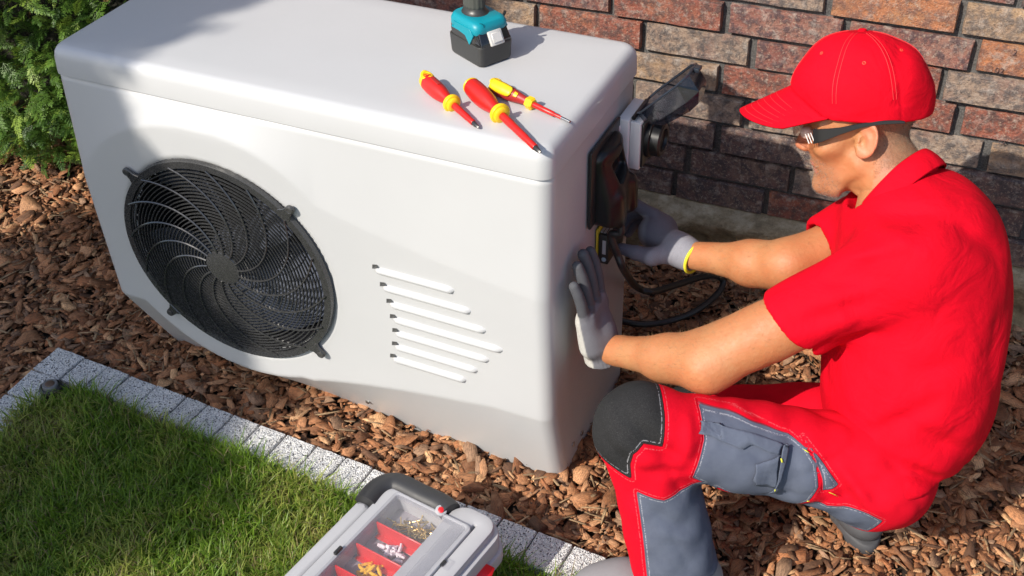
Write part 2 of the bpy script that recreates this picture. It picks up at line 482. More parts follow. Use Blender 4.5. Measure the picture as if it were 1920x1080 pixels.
    k0 = len(V); V += [(-4.6, .26, -.05), (3.4, .26, -.05), (3.4, .26, 2.3), (-4.6, .26, 2.3)]
    F += [(k0 + 1, k0, k0 + 3, k0 + 2), (0, k0, k0 + 1, nx - 1), ((nz - 1) * nx, (nz - 1) * nx + nx - 1, k0 + 2, k0 + 3)]
    from_py('mortar', V, F, mort, wall, True)
    mats = dict(red=mat_brick('brick_red', (.24, .080, .052), (.19, .065, .048), (.28, .11, .065), (.085, .05, .045)),
                ora=mat_brick('brick_orange', (.36, .15, .07), (.29, .125, .065), (.33, .18, .09), (.16, .08, .06)),
                pur=mat_brick('brick_purple', (.17, .070, .060), (.20, .088, .072), (.22, .125, .10), (.07, .045, .05)),
                gry=mat_brick('brick_grey', (.21, .155, .125), (.24, .19, .155), (.17, .11, .095), (.08, .07, .07)),
                tan=mat_brick('brick_tan', (.28, .20, .13), (.22, .16, .12), (.36, .25, .15), (.11, .09, .08)),
                drk=mat_brick('brick_dark', (.075, .05, .05), (.11, .065, .06), (.15, .105, .09), (.05, .04, .045)))
    meshes = {}
    def brick_mesh(kind, k, stretch):
        key = (kind, k, stretch)
        if key in meshes: return meshes[key]
        L = .238 if stretch else .112
        nxx = 12 if stretch else 6; nzz = 4
        rr = random.Random(k * 17 + (3 if stretch else 0))
        cnr = .004 + .003 * rr.random()
        V = []; F = []
        def outline(u, w):
            # u,w in -1..1 -> rounded/chipped face outline
            x = u * L / 2; z = w * hb / 2
            q = Vector((x * 22 + k * 9.1, 0, z * 22))
            nv = noise.noise_vector(q); nf = noise.noise(q * 3.1)
            e = max(abs(u), abs(w))
            am = .0016 if e > .99 else .0006
            x += nv.x * am + (nf * .0016 if abs(u) > .99 else 0); z += nv.z * am + (noise.noise(q * 4.3 + Vector((5, 5, 5))) * .0016 if abs(w) > .99 else 0)
            y = -.0012 * nf - .0025 * noise.noise(q * .5) - (0 if kind in ('red', 'ora', 'pur') else .003 * abs(noise.noise(q * 1.9)))
            return x, y, z
        gx = [-1] + [-1 + 2 * (i + .22) / (nxx - .56) for i in range(nxx)][:-1] + [1]
        gx = [-1, -.985] + list(np.linspace(-.985, .985, nxx)[1:-1]) + [.985, 1]
        gz = [-1, -.93] + list(np.linspace(-.93, .93, nzz)[1:-1]) + [.93, 1]
        for w in gz:
            for u in gx:
                x, y, z = outline(u, w)
                if abs(u) > .99 or abs(w) > .99: y += .004 + .003 * abs(noise.noise(Vector((x * 60 + k, 3, z * 60))))
                V.append((x, y, z))
        A, B = len(gx), len(gz)
        for j in range(B - 1):
            for i in range(A - 1): F.append((j * A + i, j * A + i + 1, (j + 1) * A + i + 1, (j + 1) * A + i))
        ring = [i for i in range(A)] + [j * A + A - 1 for j in range(1, B)] + [(B - 1) * A + i for i in range(A - 2, -1, -1)] + [j * A for j in range(B - 2, 0, -1)]
        b0 = len(V)
        for i in ring: x, y, z = V[i]; V.append((x, .07, z))
        m = len(ring)
        for i in range(m): F.append((ring[(i + 1) % m], ring[i], b0 + i, b0 + (i + 1) % m))
        me = bpy.data.meshes.new('brick'); me.from_pydata(V, [], F); me.materials.append(mats[kind])
        me.polygons.foreach_set('use_smooth', [True] * len(me.polygons))
        try: me.set_sharp_from_angle(angle=R_(50))
        except Exception: pass
        meshes[key] = me; return me
    def brick(x0, x1, row, kind):
        st = (x1 - x0) > .16; k = random.randrange(5)
        o = link('brick', brick_mesh(kind, k, st), None, wall)
        zb = z8 + (8 - row) * p
        o.location = ((x0 + x1) / 2, random.uniform(-.005, .003), zb + hb / 2 + random.uniform(-.001, .001))
        L = .238 if st else .112
        o.scale = ((x1 - x0) / L, 1, 1.0 + random.uniform(-.02, .03))
        o.rotation_euler = (random.uniform(-.015, .015), random.uniform(-.007, .007), random.uniform(-.014, .014))
    J = .0125
    seen = {1: [(-.235, .009, 'gry'), (.025, .270, 'ora'), (.284, .52, 'tan'), (-.30, -.247, 'pur')],
            2: [(-.66, -.455, 'pur'), (-.442, -.200, 'red'), (-.183, .052, 'pur'), (.067, .311, 'pur'), (.325, .57, 'ora'), (-.88, -.672, 'pur')],
            3: [(-.62, -.378, 'red'), (-.366, -.136, 'gry'), (-.119, .12, 'pur'), (.135, .262, 'red'), (.275, .53, 'gry'), (-.755, -.633, 'tan')],
            4: [(-.448, -.198, 'tan'), (-.185, .06, 'red'), (.073, .304, 'red'), (.323, .565, 'red'), (-.60, -.461, 'gry')],
            5: [(-.385, -.136, 'gry'), (-.118, .10, 'gry'), (.113, .373, 'gry'), (.391, .52, 'tan'), (-.50, -.40, 'drk'), (.534, .78, 'pur')],
            6: [(-.44, -.312, 'red'), (-.298, -.193, 'drk'), (-.177, .052, 'drk'), (.066, .30, 'pur'), (.315, .56, 'drk')],
            7: [(-.495, -.259, 'drk'), (-.243, -.013, 'drk'), (-.002, .235, 'gry'), (.25, .49, 'drk'), (.503, .74, 'pur')],
            8: [(-.405, -.285, 'drk'), (-.272, -.066, 'drk'), (-.053, .19, 'red'), (.203, .44, 'drk'), (.453, .69, 'drk')]}
    kinds = ['red', 'pur', 'gry', 'drk', 'tan', 'ora', 'pur', 'red']
    for row in range(-6, 10):
        if row > 8: continue
        L0 = seen.get(row, [])
        for a, b, k in L0: brick(a, b, row, k)
        lo = min([a for a, b, k in L0], default=.12 * (row % 2)); hi = max([b for a, b, k in L0], default=.12 * (row % 2) - J)
        xlim0, xlim1 = (-2.5, 1.3)
        x = hi + J
        while x < xlim1:
            w = .24 if random.random() < .7 else .115
            brick(x, x + w, row, random.choice(kinds)); x += w + J
        x = lo - J
        while x > xlim0:
            w = .24 if random.random() < .7 else .115
            brick(x - w, x, row, random.choice(kinds)); x -= w + J
    # stamped numbers as thin text, shade of the impressions put into the colour
    nm = plain('stamp_shadow', (.17, .10, .085), .8)
    for s, x, z, h in (('02', -.105, .612, .016), ('04', -.075, .590, .016), ('6', .0, .592, .016), ('60', -.290, .690, .014), ('66', -.262, .672, .014),
                       ('62', -.462, .640, .016), ('02', .40, .69, .018), ('2', .385, .628, .018), ('02', .36, .585, .018), ('02', .40, .43, .014)):
        cu = bpy.data.curves.new('stamped_number', 'FONT'); cu.body = s; cu.size = h; cu.extrude = .0012; cu.offset = -.0004; cu.resolution_u = 2
        t = bpy.data.objects.new('tmp', cu); COL.objects.link(t)
        dg = bpy.context.evaluated_depsgraph_get(); me = bpy.data.meshes.new_from_object(t.evaluated_get(dg)); bpy.data.objects.remove(t)
        o = link('stamped_number', me, nm, wall); o.location = (x, -.0035, z); o.rotation_euler = (R_(90), 0, 0)
    # rough render foundation strip below the bricks
    n = N('foundation_render'); v = n.coord(); f1 = n.noise(v, 18, 6, .7); f2 = n.noise(v, 150, 4, .7)
    c = n.ramp(f1, [(.3, (.10, .075, .045)), (.5, (.27, .21, .125)), (.66, (.42, .35, .24))])
    c = n.mix(n.ramp(f2, [(.58, 0), (.75, .7)]), c, (.08, .065, .05))
    n.base(c); n.set(Roughness=.92, Normal=n.bump(f1, .8, .01, n.bump(f2, .8, .003)))
    nx, nz = 420, 14; V = []
    for j in range(nz):
        for i in range(nx):
            x = -2.6 + 4.2 * i / (nx - 1); t = j / (nz - 1)
            # profile: a ledge sloping out from under the bricks then a broken drop to the bark
            br = noise.noise(Vector((x * 5, 0, 1.3))) * .022 + noise.noise(Vector((x * 21, 0, 4))) * .010
            if t < .30: s = t / .30; y = .006 - .050 * s - br * s; z = .1405 - .018 * s
            else:
                s = (t - .30) / .70; y = -.044 - br + .014 * s + .012 * math.sin(s * 6 + x * 9); z = .1225 - .15 * s - .012 * abs(noise.noise(Vector((x * 14, 1, 2))))
            q = Vector((x * 28, y * 28, z * 28))
            nv = noise.noise_vector(q) * .0055 + noise.noise_vector(q * 3) * .0025
            V.append((x + nv.x, y + nv.y * (0 if j == 0 else 1), z + (nv.z if j > 1 else nv.z * .3)))
    F = [(j * nx + i, (j + 1) * nx + i, (j + 1) * nx + i + 1, j * nx + i + 1) for j in range(nz - 1) for i in range(nx - 1)]
    from_py('foundation_ledge', V, F, n.m, wall, True)

build_setting()
# ---------------------------------------------------------------- the white heat pump
UW, UD, UH = .985, .4217, .76
UB = (-.2448, -.8882, 0); UA = -.02362

def mat_white(name='white_enamel', tint=(.485, .490, .500)):
    n = N(name); v = n.coord()
    f = n.noise(v, 3.5, 6, .6); f2 = n.noise(v, 900, 2); f3 = n.noise(v, 60, 5, .7)
    c = n.ramp(f, [(.3, tuple(t * .96 for t in tint)), (.7, tint)])
    c = n.mix(n.ramp(f3, [(.66, 0), (.85, .12)]), c, (.45, .42, .37))
    n.base(c)
    n.set(Roughness=n.ramp(f3, [(.3, .30), (.7, .40)]), Normal=n.bump(f2, .10, .0006))
    return n.m

def build_unit():
    W, D, H = UW + .008, UD, UH
    wm = mat_white()
    wside = wm
    root = empty('heat_pump', UB, UA)
    tag(root, 'large white outdoor heat pump with a round black fan grille standing on the bark', 'heat pump')
    FX, FZ, FR = -.669, .366, .218
    TILT = .060
    ZT = .7035
    def A(x):  # upper crease of the eye-shaped flat field
        c = FZ + math.sqrt(max(.288 ** 2 - (x - FX) ** 2, 0)) if abs(x - FX) < .288 else 0
        t = (x + .50) / .50; RA = .288
        ln = .585 - .13 * min(max(t, 0), 1) ** .55 if x > -.56 else 0
        if x < FX: c2 = FZ + math.sqrt(max(.288 ** 2 - ((x - FX) * .86) ** 2, 0)); return c2
        return max(c, ln)
    def S(x):  # lower crease
        d = (x - FX)
        c = FZ - math.sqrt(max(.262 ** 2 - (d * .86) ** 2, 0)) if abs(d) * .86 < .262 else 1
        if d > 0:
            ln = .125 + .075 * min(max((x + .52) / .40, 0), 1) ** .8
            return min(c, ln) if x > -.56 else min(c, .125)
        ln = .115 + .10 * min(max((-.66 - x) / .26, 0), 1)
        return min(c, ln)
    def sst(a, b, t):
        t = min(max((t - a) / (b - a), 0), 1); return t * t * (3 - 2 * t)
    def off(x, z):
        Rb = .056 + .060 * min(max(-x / W, 0), 1)
        a = A(max(min(x, 0), -W)) + .012; s = S(max(min(x, 0), -W)) - .022
        amp = .006 + .014 * math.exp(-((x - FX) / .30) ** 2)
        zr = .62 - .16 * sst(.2, .6, x - FX) - .08 * sst(.2, .33, FX - x)
        e_a = -amp + TILT * max(zr - a, -.03)
        top = e_a * min(max((ZT - z) / max(ZT - a, .04), 0), 1)          # leans out down to the crease
        eye = -amp + TILT * max(zr - z, -.03)
        y = top + (eye - top) * sst(-.004, .008, a - z)
        if z < s: y += max(Rb - (-amp + TILT * zr), .008) * ((s - z) / max(s, .05)) ** 1.0
        return y
    # louvre ribs: shallow raised slats
    LV = [(.4413, -.340, -.181), (.4053, -.328, -.150), (.3706, -.318, -.122), (.3361, -.314, -.090), (.3038, -.312, -.118), (.2704, -.316, -.142), (.2379, -.323, -.167)]
    LV = [(z - .91 * off(x0, z), x0 - .56 * off(x0, z), x1 - .56 * off(x1, z)) for z, x0, x1 in LV]
    R = .028; SE = .085
    # path around: right side seam -> right corner -> front -> left corner -> left side
    path = []
    path += [(0, SE - i * (SE - R) / 5, 1 - i / 5 * 1.0, None) for i in range(6)]
    for i in range(1, 9):
        a = math.pi / 2 * i / 8
        path.append((-R + R * math.cos(a), R - R * math.sin(a), 0, None))
    nf = 176
    for i in range(1, nf): path.append((-R - (W - 2 * R) * i / nf, 0, 0, None))
    for i in range(9):
        a = math.pi / 2 * i / 8
        path.append((-W + R - R * math.sin(a), R - R * math.cos(a), 0, None))
    path += [(-W, R + i * (SE - R) / 5, 0, None) for i in range(1, 6)]
    nz = 132
    zs = [-.03 + (ZT + .03) * j / (nz - 1) for j in range(nz)]
    bm = bmesh.new(); grid = []
    for z in zs:
        row = []
        for (x, y, _, _) in path:
            o = off(x, z)
            if z > ZT - .006: o += .004 * (1 - (ZT - z) / .006) ** 2 * (1 if y < .02 else 0)
            # circular seat recess for the grille
            d = math.hypot(x - FX, z - FZ)
            if y == 0 and d < .244: o += .006 * sst(.0, .006, .237 - d)
            row.append(bm.verts.new((x, y + o, z)))
        grid.append(row)
    for j in range(nz - 1):
        for i in range(len(path) - 1):
            if all(math.hypot(v.co.x - FX, v.co.z - FZ) < FR for v in (grid[j][i], grid[j + 1][i + 1])) and path[i][1] == 0: continue
            bm.faces.new((grid[j][i + 1], grid[j][i], grid[j + 1][i], grid[j + 1][i + 1]))
    fp = bm_obj('front_panel', bm, wm, root, True)
    # side and back panels
    def side(x, sgn):
        bm = bmesh.new(); ys = []
        n_ = 24
        for j in range(n_ + 1):
            z = -.03 + (ZT + .03) * j / n_
            y0 = SE + off(x, z) - .004
            inset = .0018
            a = bm.verts.new((x - sgn * inset, y0, z)); b = bm.verts.new((x - sgn * inset, D - .03, z))
            c = bm.verts.new((x - sgn * .010, D - .009, z)); d = bm.verts.new((x - sgn * .03, D, z))
            ys.append((a, b, c, d))
        for r0, r1 in zip(ys, ys[1:]):
            for k in range(3): bm.faces.new((r0[k], r0[k + 1], r1[k + 1], r1[k]))
        return bm_obj('side_panel', bm, wm, root, 50)
    side(0, 1); side(-W, -1)
    from_py('back_panel', [(-W + .03, D, -.03), (-.03, D, -.03), (-.03, D, ZT), (-W + .03, D, ZT)], [(0, 1, 2, 3)], wm, root)
    # lid
    def rr(x0, x1, y0, y1, r, n_=8):
        P = []
        for cx, cy, a0 in ((x1 - r, y1 - r, 0), (x0 + r, y1 - r, 90), (x0 + r, y0 + r, 180), (x1 - r, y0 + r, 270)):
            for i in range(n_ + 1):
                a = R_(a0 + 90 * i / n_); P.append((cx + r * math.cos(a), cy + r * math.sin(a)))
        return P
    bm = bmesh.new(); rings = []
    prof = [(.0, ZT + .0025), (.0, .7130), (.001, .7380), (.0030, .7470), (.0075, .7540), (.0135, .7585), (.022, H)]
    for ins, z in prof:
        rings.append([bm.verts.new((x, y, z)) for x, y in rr(-W - .0015 + ins, .0015 - ins, -.0025 + ins, D + .001 - ins, max(.027 - ins * .5, .01))])
    m = len(rings[0])
    for A_, B_ in zip(rings, rings[1:]):
        for k in range(m): bm.faces.new((A_[k], A_[(k + 1) % m], B_[(k + 1) % m], B_[k]))
    # top as a slightly crowned grid fan: inner rings
    inner = rings[-1]
    for s in (.8, .5, .2):
        nr = []
        for v in inner if s == .8 else prev:
            pass
        base_ = rings[-1]
        cx, cy = -W / 2, D / 2
        nr = [bm.verts.new((cx + (v.co.x - cx) * s, cy + (v.co.y - cy) * s, H + .0016 * (1 - s))) for v in base_]
        src = inner if s == .8 else prev
        for k in range(m): bm.faces.new((src[k], src[(k + 1) % m], nr[(k + 1) % m], nr[k]))
        prev = nr
    bm.faces.new(prev); bm.faces.new(rings[0][::-1])
    bm_obj('lid', bm, wm, root, 50)
    gm = plain('seam_dark', (.05, .05, .05), .7)
    bm = bmesh.new()
    P1 = rr(-W + .004, -.004, .004, D - .004, .03)
    a = [bm.verts.new((x, y, ZT - .006)) for x, y in P1]; b = [bm.verts.new((x, y, ZT + .006)) for x, y in P1]
    for k in range(m): bm.faces.new((a[k], a[(k + 1) % m], b[(k + 1) % m], b[k]))
    bm_obj('lid_gasket', bm, gm, root, True)
    # louvre ribs
    for z, x0, x1 in LV:
        bm = bmesh.new(); n_ = 26; m_ = 9; g = []
        for i in range(n_ + 1):
            x = x0 + (x1 - x0) * i / n_
            e = min(1, math.sqrt(max(0, 1 - max(0, 1 - min(i, n_ - i) / 2.0) ** 2)))
            row = []
            for k in range(m_):
                t = -1 + 2 * k / (m_ - 1)
                hh = .0078 * e * (max(0, 1 - t * t) ** .5)
                zz = z + t * .0080 * (.35 + .65 * e)
                row.append(bm.verts.new((x, off(x, zz) - hh * (1.0 if t < .2 else .9) + .0006, zz)))
            g.append(row)
        for i in range(n_):
            for k in range(m_ - 1): bm.faces.new((g[i][k], g[i + 1][k], g[i + 1][k + 1], g[i][k + 1]))
        rb = bm_obj('louvre', bm, wm, root, True)
        sl = from_py('slot_end', [(x0 - .005, off(x0, z + .004) - .0009, z + .001), (x0 + .010, off(x0, z) - .0009 - .0050, z + .0098), (x0 + .006, off(x0, z) - .0009, z + .0125), (x0 - .004, off(x0, z) - .0009, z + .0105)], [(0, 1, 2, 3)], gm, rb)
    # screws
    sm = plain('screw_steel', (.45, .45, .46), .3, metal=1.0)
    for x, y, z in ((.0005, SE + .05, .02), (.0022, SE + .02 - .02, .035)):
        lathe_obj('screw', [(0, .0055), (.0015, .0055), (.0025, .004)], (x - .001, y + .03, z), (1, 0, 0), sm, root, 12)
    for x, z in ((-.43, .095 - .055),):
        lathe_obj('screw', [(0, .0055), (.0015, .0055), (.0025, .004)], (x, off(x, z) - .0, z), (0, -1, .3), sm, root, 12)
    # ---- duct, fan
    dk = plain('duct_black', (.020, .020, .024), .5)
    yo = off(FX, FZ) - TILT * 0; TM = Matrix.Translation((0, yo, FZ)) @ Matrix.Rotation(math.atan(TILT), 4, 'X') @ Matrix.Translation((0, -yo, -FZ)); tilt = []
    bm = bmesh.new(); a = []; b = []; S_ = 72
    for k in range(S_):
        t = 2 * math.pi * k / S_; x = FX + .228 * math.cos(t); z = FZ + .228 * math.sin(t)
        a.append(bm.verts.new((x, .018, z))); b.append(bm.verts.new((x, .17, z)))
    for k in range(S_): bm.faces.new((a[k], b[k], b[(k + 1) % S_], a[(k + 1) % S_]))
    bm.faces.new(b)
    tilt.append(bm_obj('fan_duct', bm, dk, root, 40))
    # condenser fins glimpsed low right inside the duct
    al = plain('fin_aluminium', (.55, .56, .57), .35, metal=.8)
    bm = bmesh.new()
    for k in range(16):
        xx = FX + .02 + k * .0135
        rbox(bm, (.0035, .004, .17), (xx, .10, FZ - .135), Euler((0, .5, 0)).to_matrix())
    for k in range(9):
        rbox(bm, (.19, .003, .0035), (FX + .115, .097, FZ - .07 - k * .018), Euler((0, .22, 0)).to_matrix())
    tilt.append(bm_obj('coil_fins', bm, al, root))
    bl = plain('fan_blade_grey', (.07, .08, .11), .28, var=.3)
    fan = []
    for kb in range(5):
        bm = bmesh.new(); g = []
        for i in range(9):
            r_ = .05 + .172 * i / 8
            row = []
            for k in range(9):
                ph = kb * 2 * math.pi / 5 + .35 + (k / 8) * (.95 - .1 * i / 8) + .35 * (i / 8) ** 1.5
                y = .035 + .055 * (k / 8)
                row.append(bm.verts.new((FX + r_ * math.cos(ph), y, FZ + r_ * math.sin(ph))))
            g.append(row)
        for i in range(8):
            for k in range(8): bm.faces.new((g[i][k], g[i + 1][k], g[i + 1][k + 1], g[i][k + 1]))
        tilt.append(bm_obj('fan_blade', bm, bl, root, True))
    tilt.append(lathe_obj('fan_hub', [(.02, .0), (.021, .045), (.028, .055), (.08, .058)], (FX, 0, FZ), (0, 1, 0), bl, root, 32))
    # ---- grille
    gr = N('grille_black'); v = gr.coord()
    f = gr.noise(v, 240, 4, .6)
    gr.base(gr.ramp(f, [(.35, (.030, .030, .031)), (.65, (.042, .042, .043)), (.85, (.07, .07, .068))]))
    gr.set(Roughness=gr.ramp(f, [(.3, .20), (.7, .32)]), Normal=gr.bump(gr.noise(v, 120, 2), .1, .001)); gr.b.inputs['Specular IOR Level'].default_value = .9; gb = gr.m
    grille = empty('fan_grille', (0, 0, 0), parent=root); tilt.append(grille)
    for o_ in tilt: o_.matrix_basis = TM
    def ring(bm, r_, y, wr, hy, seg=96):
        # rectangular-ish section ring
        Rg = []
        for (dr, dy) in ((-wr, hy), (-wr * .8, -hy), (wr * .8, -hy), (wr, hy)):
            Rg.append([bm.verts.new((FX + (r_ + dr) * math.cos(2 * math.pi * k / seg), y + dy, FZ + (r_ + dr) * math.sin(2 * math.pi * k / seg))) for k in range(seg)])
        for q in range(4):
            A_, B_ = Rg[q], Rg[(q + 1) % 4]
            for k in range(seg): bm.faces.new((A_[k], A_[(k + 1) % seg], B_[(k + 1) % seg], B_[k]))
    def dome(r_): return yo - .003 - .013 * (1 - (r_ / .24) ** 2) ** .7
    nr = 24
    for k in range(nr):
        r_ = .042 + (.211 - .042) * k / (nr - 1)
        bm = bmesh.new(); ring(bm, r_, dome(r_) + .002, .00110, .0016, 96 if r_ > .1 else 56)
        bm_obj('grille_ring', bm, gb, grille, 50)
    bm = bmesh.new(); ring(bm, .2240, yo - .001, .0088, .0045); bm_obj('grille_rim', bm, gb, grille, 50)
    lathe_obj('grille_hub', [(.006, .0), (.006, .036), (.002, .0385), (-.001, .037), (-.0020, .033), (-.0022, 0)], (FX, dome(0) + .001, FZ), (0, 1, 0), gb, grille, 40)
    for s in range(16):
        th0 = 2 * math.pi * s / 16 + .12
        pts = []
        for i in range(17):
            t = i / 16; r_ = .036 + (.221 - .036) * t
            th = th0 + 1.02 * t ** 1.25
            pts.append((FX + r_ * math.cos(th), dome(r_) - .0012, FZ + r_ * math.sin(th)))
        bm = bmesh.new(); tube(bm, pts, .0019, 5, up=(0, 1, 0)); bm_obj('grille_spoke', bm, gb, grille, 60)
    for a in (45, 137, 225, 317):
        ca, sa = math.cos(R_(a)), math.sin(R_(a))
        M = Matrix.Translation((FX, yo - .004, FZ)) @ Matrix.Rotation(-R_(a), 4, 'Y') @ Matrix.Rotation(math.pi / 2, 4, 'X')
        # tongue with a screw eye
        poly = [(.228, -.016), (.239, -.0095)] + [(.251 + .0085 * math.cos(R_(t)), .0085 * math.sin(R_(t))) for t in range(-75, 90, 25)] + [(.239, .0095), (.228, .016)]
        bm = bmesh.new(); prism(bm, poly, -.0030, .0030, M, .001, 1)
        tb = bm_obj('mounting_tab', bm, gb, grille, 40)
        lathe_obj('screw', [(.002, .0075), (-.002, .0075), (-.003, .0055), (-.0022, .0050), (-.0022, 0)], (FX + .251 * ca, yo - .0065, FZ + .251 * sa), (0, 1, 0), plain_cache('tab_screw', (.05, .05, .05), .3), tb, 14)
    return root, off

_pc = {}
def plain_cache(name, col, rough=.5, **kw):
    if name not in _pc: _pc[name] = plain(name, col, rough, **kw)
    return _pc[name]

unit, unit_off = build_unit()
# ---------------------------------------------------------------- signed distance modelling (numpy surface nets)
def surface_net(fn, lo, hi, h):
    lo = np.array(lo, float); hi = np.array(hi, float)
    n = np.ceil((hi - lo) / h).astype(int) + 1
    ax = [lo[i] + h * np.arange(n[i]) for i in range(3)]
    X, Y, Z = np.meshgrid(*ax, indexing='ij')
    Pp = np.stack([X.ravel(), Y.ravel(), Z.ravel()], 1)
    vals = np.empty(len(Pp), np.float32)
    for s in range(0, len(Pp), 400000): vals[s:s + 400000] = fn(Pp[s:s + 400000])
    v = vals.reshape(n)
    ins = v < 0
    c = ins[:-1, :-1, :-1].astype(np.int8)
    cnt = np.zeros(tuple(n - 1), np.int8)
    for a in (0, 1):
        for b in (0, 1):
            for d in (0, 1): cnt += ins[a:n[0] - 1 + a, b:n[1] - 1 + b, d:n[2] - 1 + d]
    act = (cnt > 0) & (cnt < 8)
    idx = -np.ones(act.shape, np.int64); idx[act] = np.arange(act.sum())
    I, J_, K_ = np.nonzero(act)
    acc = np.zeros((len(I), 3)); num = np.zeros(len(I))
    corners = [(a, b, d) for a in (0, 1) for b in (0, 1) for d in (0, 1)]
    for p in corners:
        for axis in range(3):
            if p[axis]: continue
            q = list(p); q[axis] = 1
            f0 = v[I + p[0], J_ + p[1], K_ + p[2]]; f1 = v[I + q[0], J_ + q[1], K_ + q[2]]
            m = (f0 < 0) != (f1 < 0)
            t = np.where(m, f0 / np.where(m, f0 - f1, 1), 0)
            pt = np.array(p, float)[None, :] + 0 * acc; pt[:, axis] += t
            acc[m] += pt[m]; num[m] += 1
    V = lo + h * (np.stack([I, J_, K_], 1) + acc / num[:, None])
    quads = []
    for axis in range(3):
        u, w = [(1, 2), (2, 0), (0, 1)][axis]
        sl0 = [slice(None)] * 3; sl1 = [slice(None)] * 3
        sl0[axis] = slice(0, -1); sl1[axis] = slice(1, None)
        A, B = ins[tuple(sl0)], ins[tuple(sl1)]
        E = np.argwhere(A != B)
        ok = (E[:, u] > 0) & (E[:, w] > 0) & (E[:, u] < n[u] - 1) & (E[:, w] < n[w] - 1)
        E = E[ok]; fl = A[E[:, 0], E[:, 1], E[:, 2]]
        def cell(du, dw):
            q = E.copy(); q[:, u] -= du; q[:, w] -= dw; return idx[q[:, 0], q[:, 1], q[:, 2]]
        q = np.stack([cell(1, 1), cell(0, 1), cell(0, 0), cell(1, 0)], 1)
        q[~fl] = q[~fl][:, ::-1]
        quads.append(q)
    return V, np.concatenate(quads)

def net_obj(name, fn, lo, hi, h, mat, parent=None, smooth=True, colors=None):
    V, F = surface_net(fn, lo, hi, h)
    return from_np(name, V, F, mat, parent, smooth, colors=colors(V) if colors else None)

def sd_cap(P, a, b, ra, rb=None, fl=None):
    """round cone a->b"""
    rb = ra if rb is None else rb
    a = np.array(a, float); b = np.array(b, float); d = b - a
    t = np.clip(((P - a) @ d) / max(d @ d, 1e-12), 0, 1)
    q = P - a - t[:, None] * d
    return np.sqrt((q * q).sum(1)) - (ra + (rb - ra) * t)
def sd_ell(P, c, r, R=None):
    q = P - np.array(c, float)
    if R is not None: q = q @ np.array(R)          # R columns = local axes
    r = np.array(r, float)
    k0 = np.sqrt(((q / r) ** 2).sum(1)); k1 = np.sqrt(((q / r ** 2) ** 2).sum(1))
    return k0 * (k0 - 1) / np.maximum(k1, 1e-9)
def sd_box(P, c, hsz, rad=0.0, R=None):
    q = P - np.array(c, float)
    if R is not None: q = q @ np.array(R)
    q = np.abs(q) - (np.array(hsz, float) - rad)
    return np.sqrt((np.maximum(q, 0) ** 2).sum(1)) + np.minimum(q.max(1), 0) - rad
def smin(a, b, k):
    h = np.clip(.5 + .5 * (b - a) / k, 0, 1)
    return b + (a - b) * h - k * h * (1 - h)
def smax(a, b, k): return -smin(-a, -b, k)

def clear_plastic(name, tint, gloss_r=.05, fac=.08, body=None, bodyf=0.0):
    n = N(name); out = n.t.nodes['Material Output']
    tr = n.new('BsdfTransparent'); tr.inputs[0].default_value = (*tint, 1)
    gl = n.new('BsdfGlossy'); gl.inputs['Roughness'].default_value = gloss_r; gl.inputs[0].default_value = (1, 1, 1, 1)
    fr = n.new('LayerWeight'); fr.inputs[0].default_value = .5
    pw = n.new('Math', operation='POWER'); pw.inputs[1].default_value = 4.0; n.l(fr.outputs['Facing'], pw.inputs[0])
    ad = n.new('Math', operation='MULTIPLY_ADD'); ad.inputs[1].default_value = .75; ad.inputs[2].default_value = fac * .5; ad.use_clamp = True; n.l(pw.outputs[0], ad.inputs[0])
    src = tr
    if body:
        df = n.new('BsdfDiffuse'); df.inputs[0].default_value = (*body, 1)
        m2 = n.new('MixShader'); m2.inputs[0].default_value = bodyf; n.l(tr.outputs[0], m2.inputs[1]); n.l(df.outputs[0], m2.inputs[2]); src = m2
    mx = n.new('MixShader'); n.l(ad.outputs[0], mx.inputs[0]); n.l(src.outputs[0], mx.inputs[1]); n.l(gl.outputs[0], mx.inputs[2])
    n.l(mx.outputs[0], out.inputs[0]); return n.m

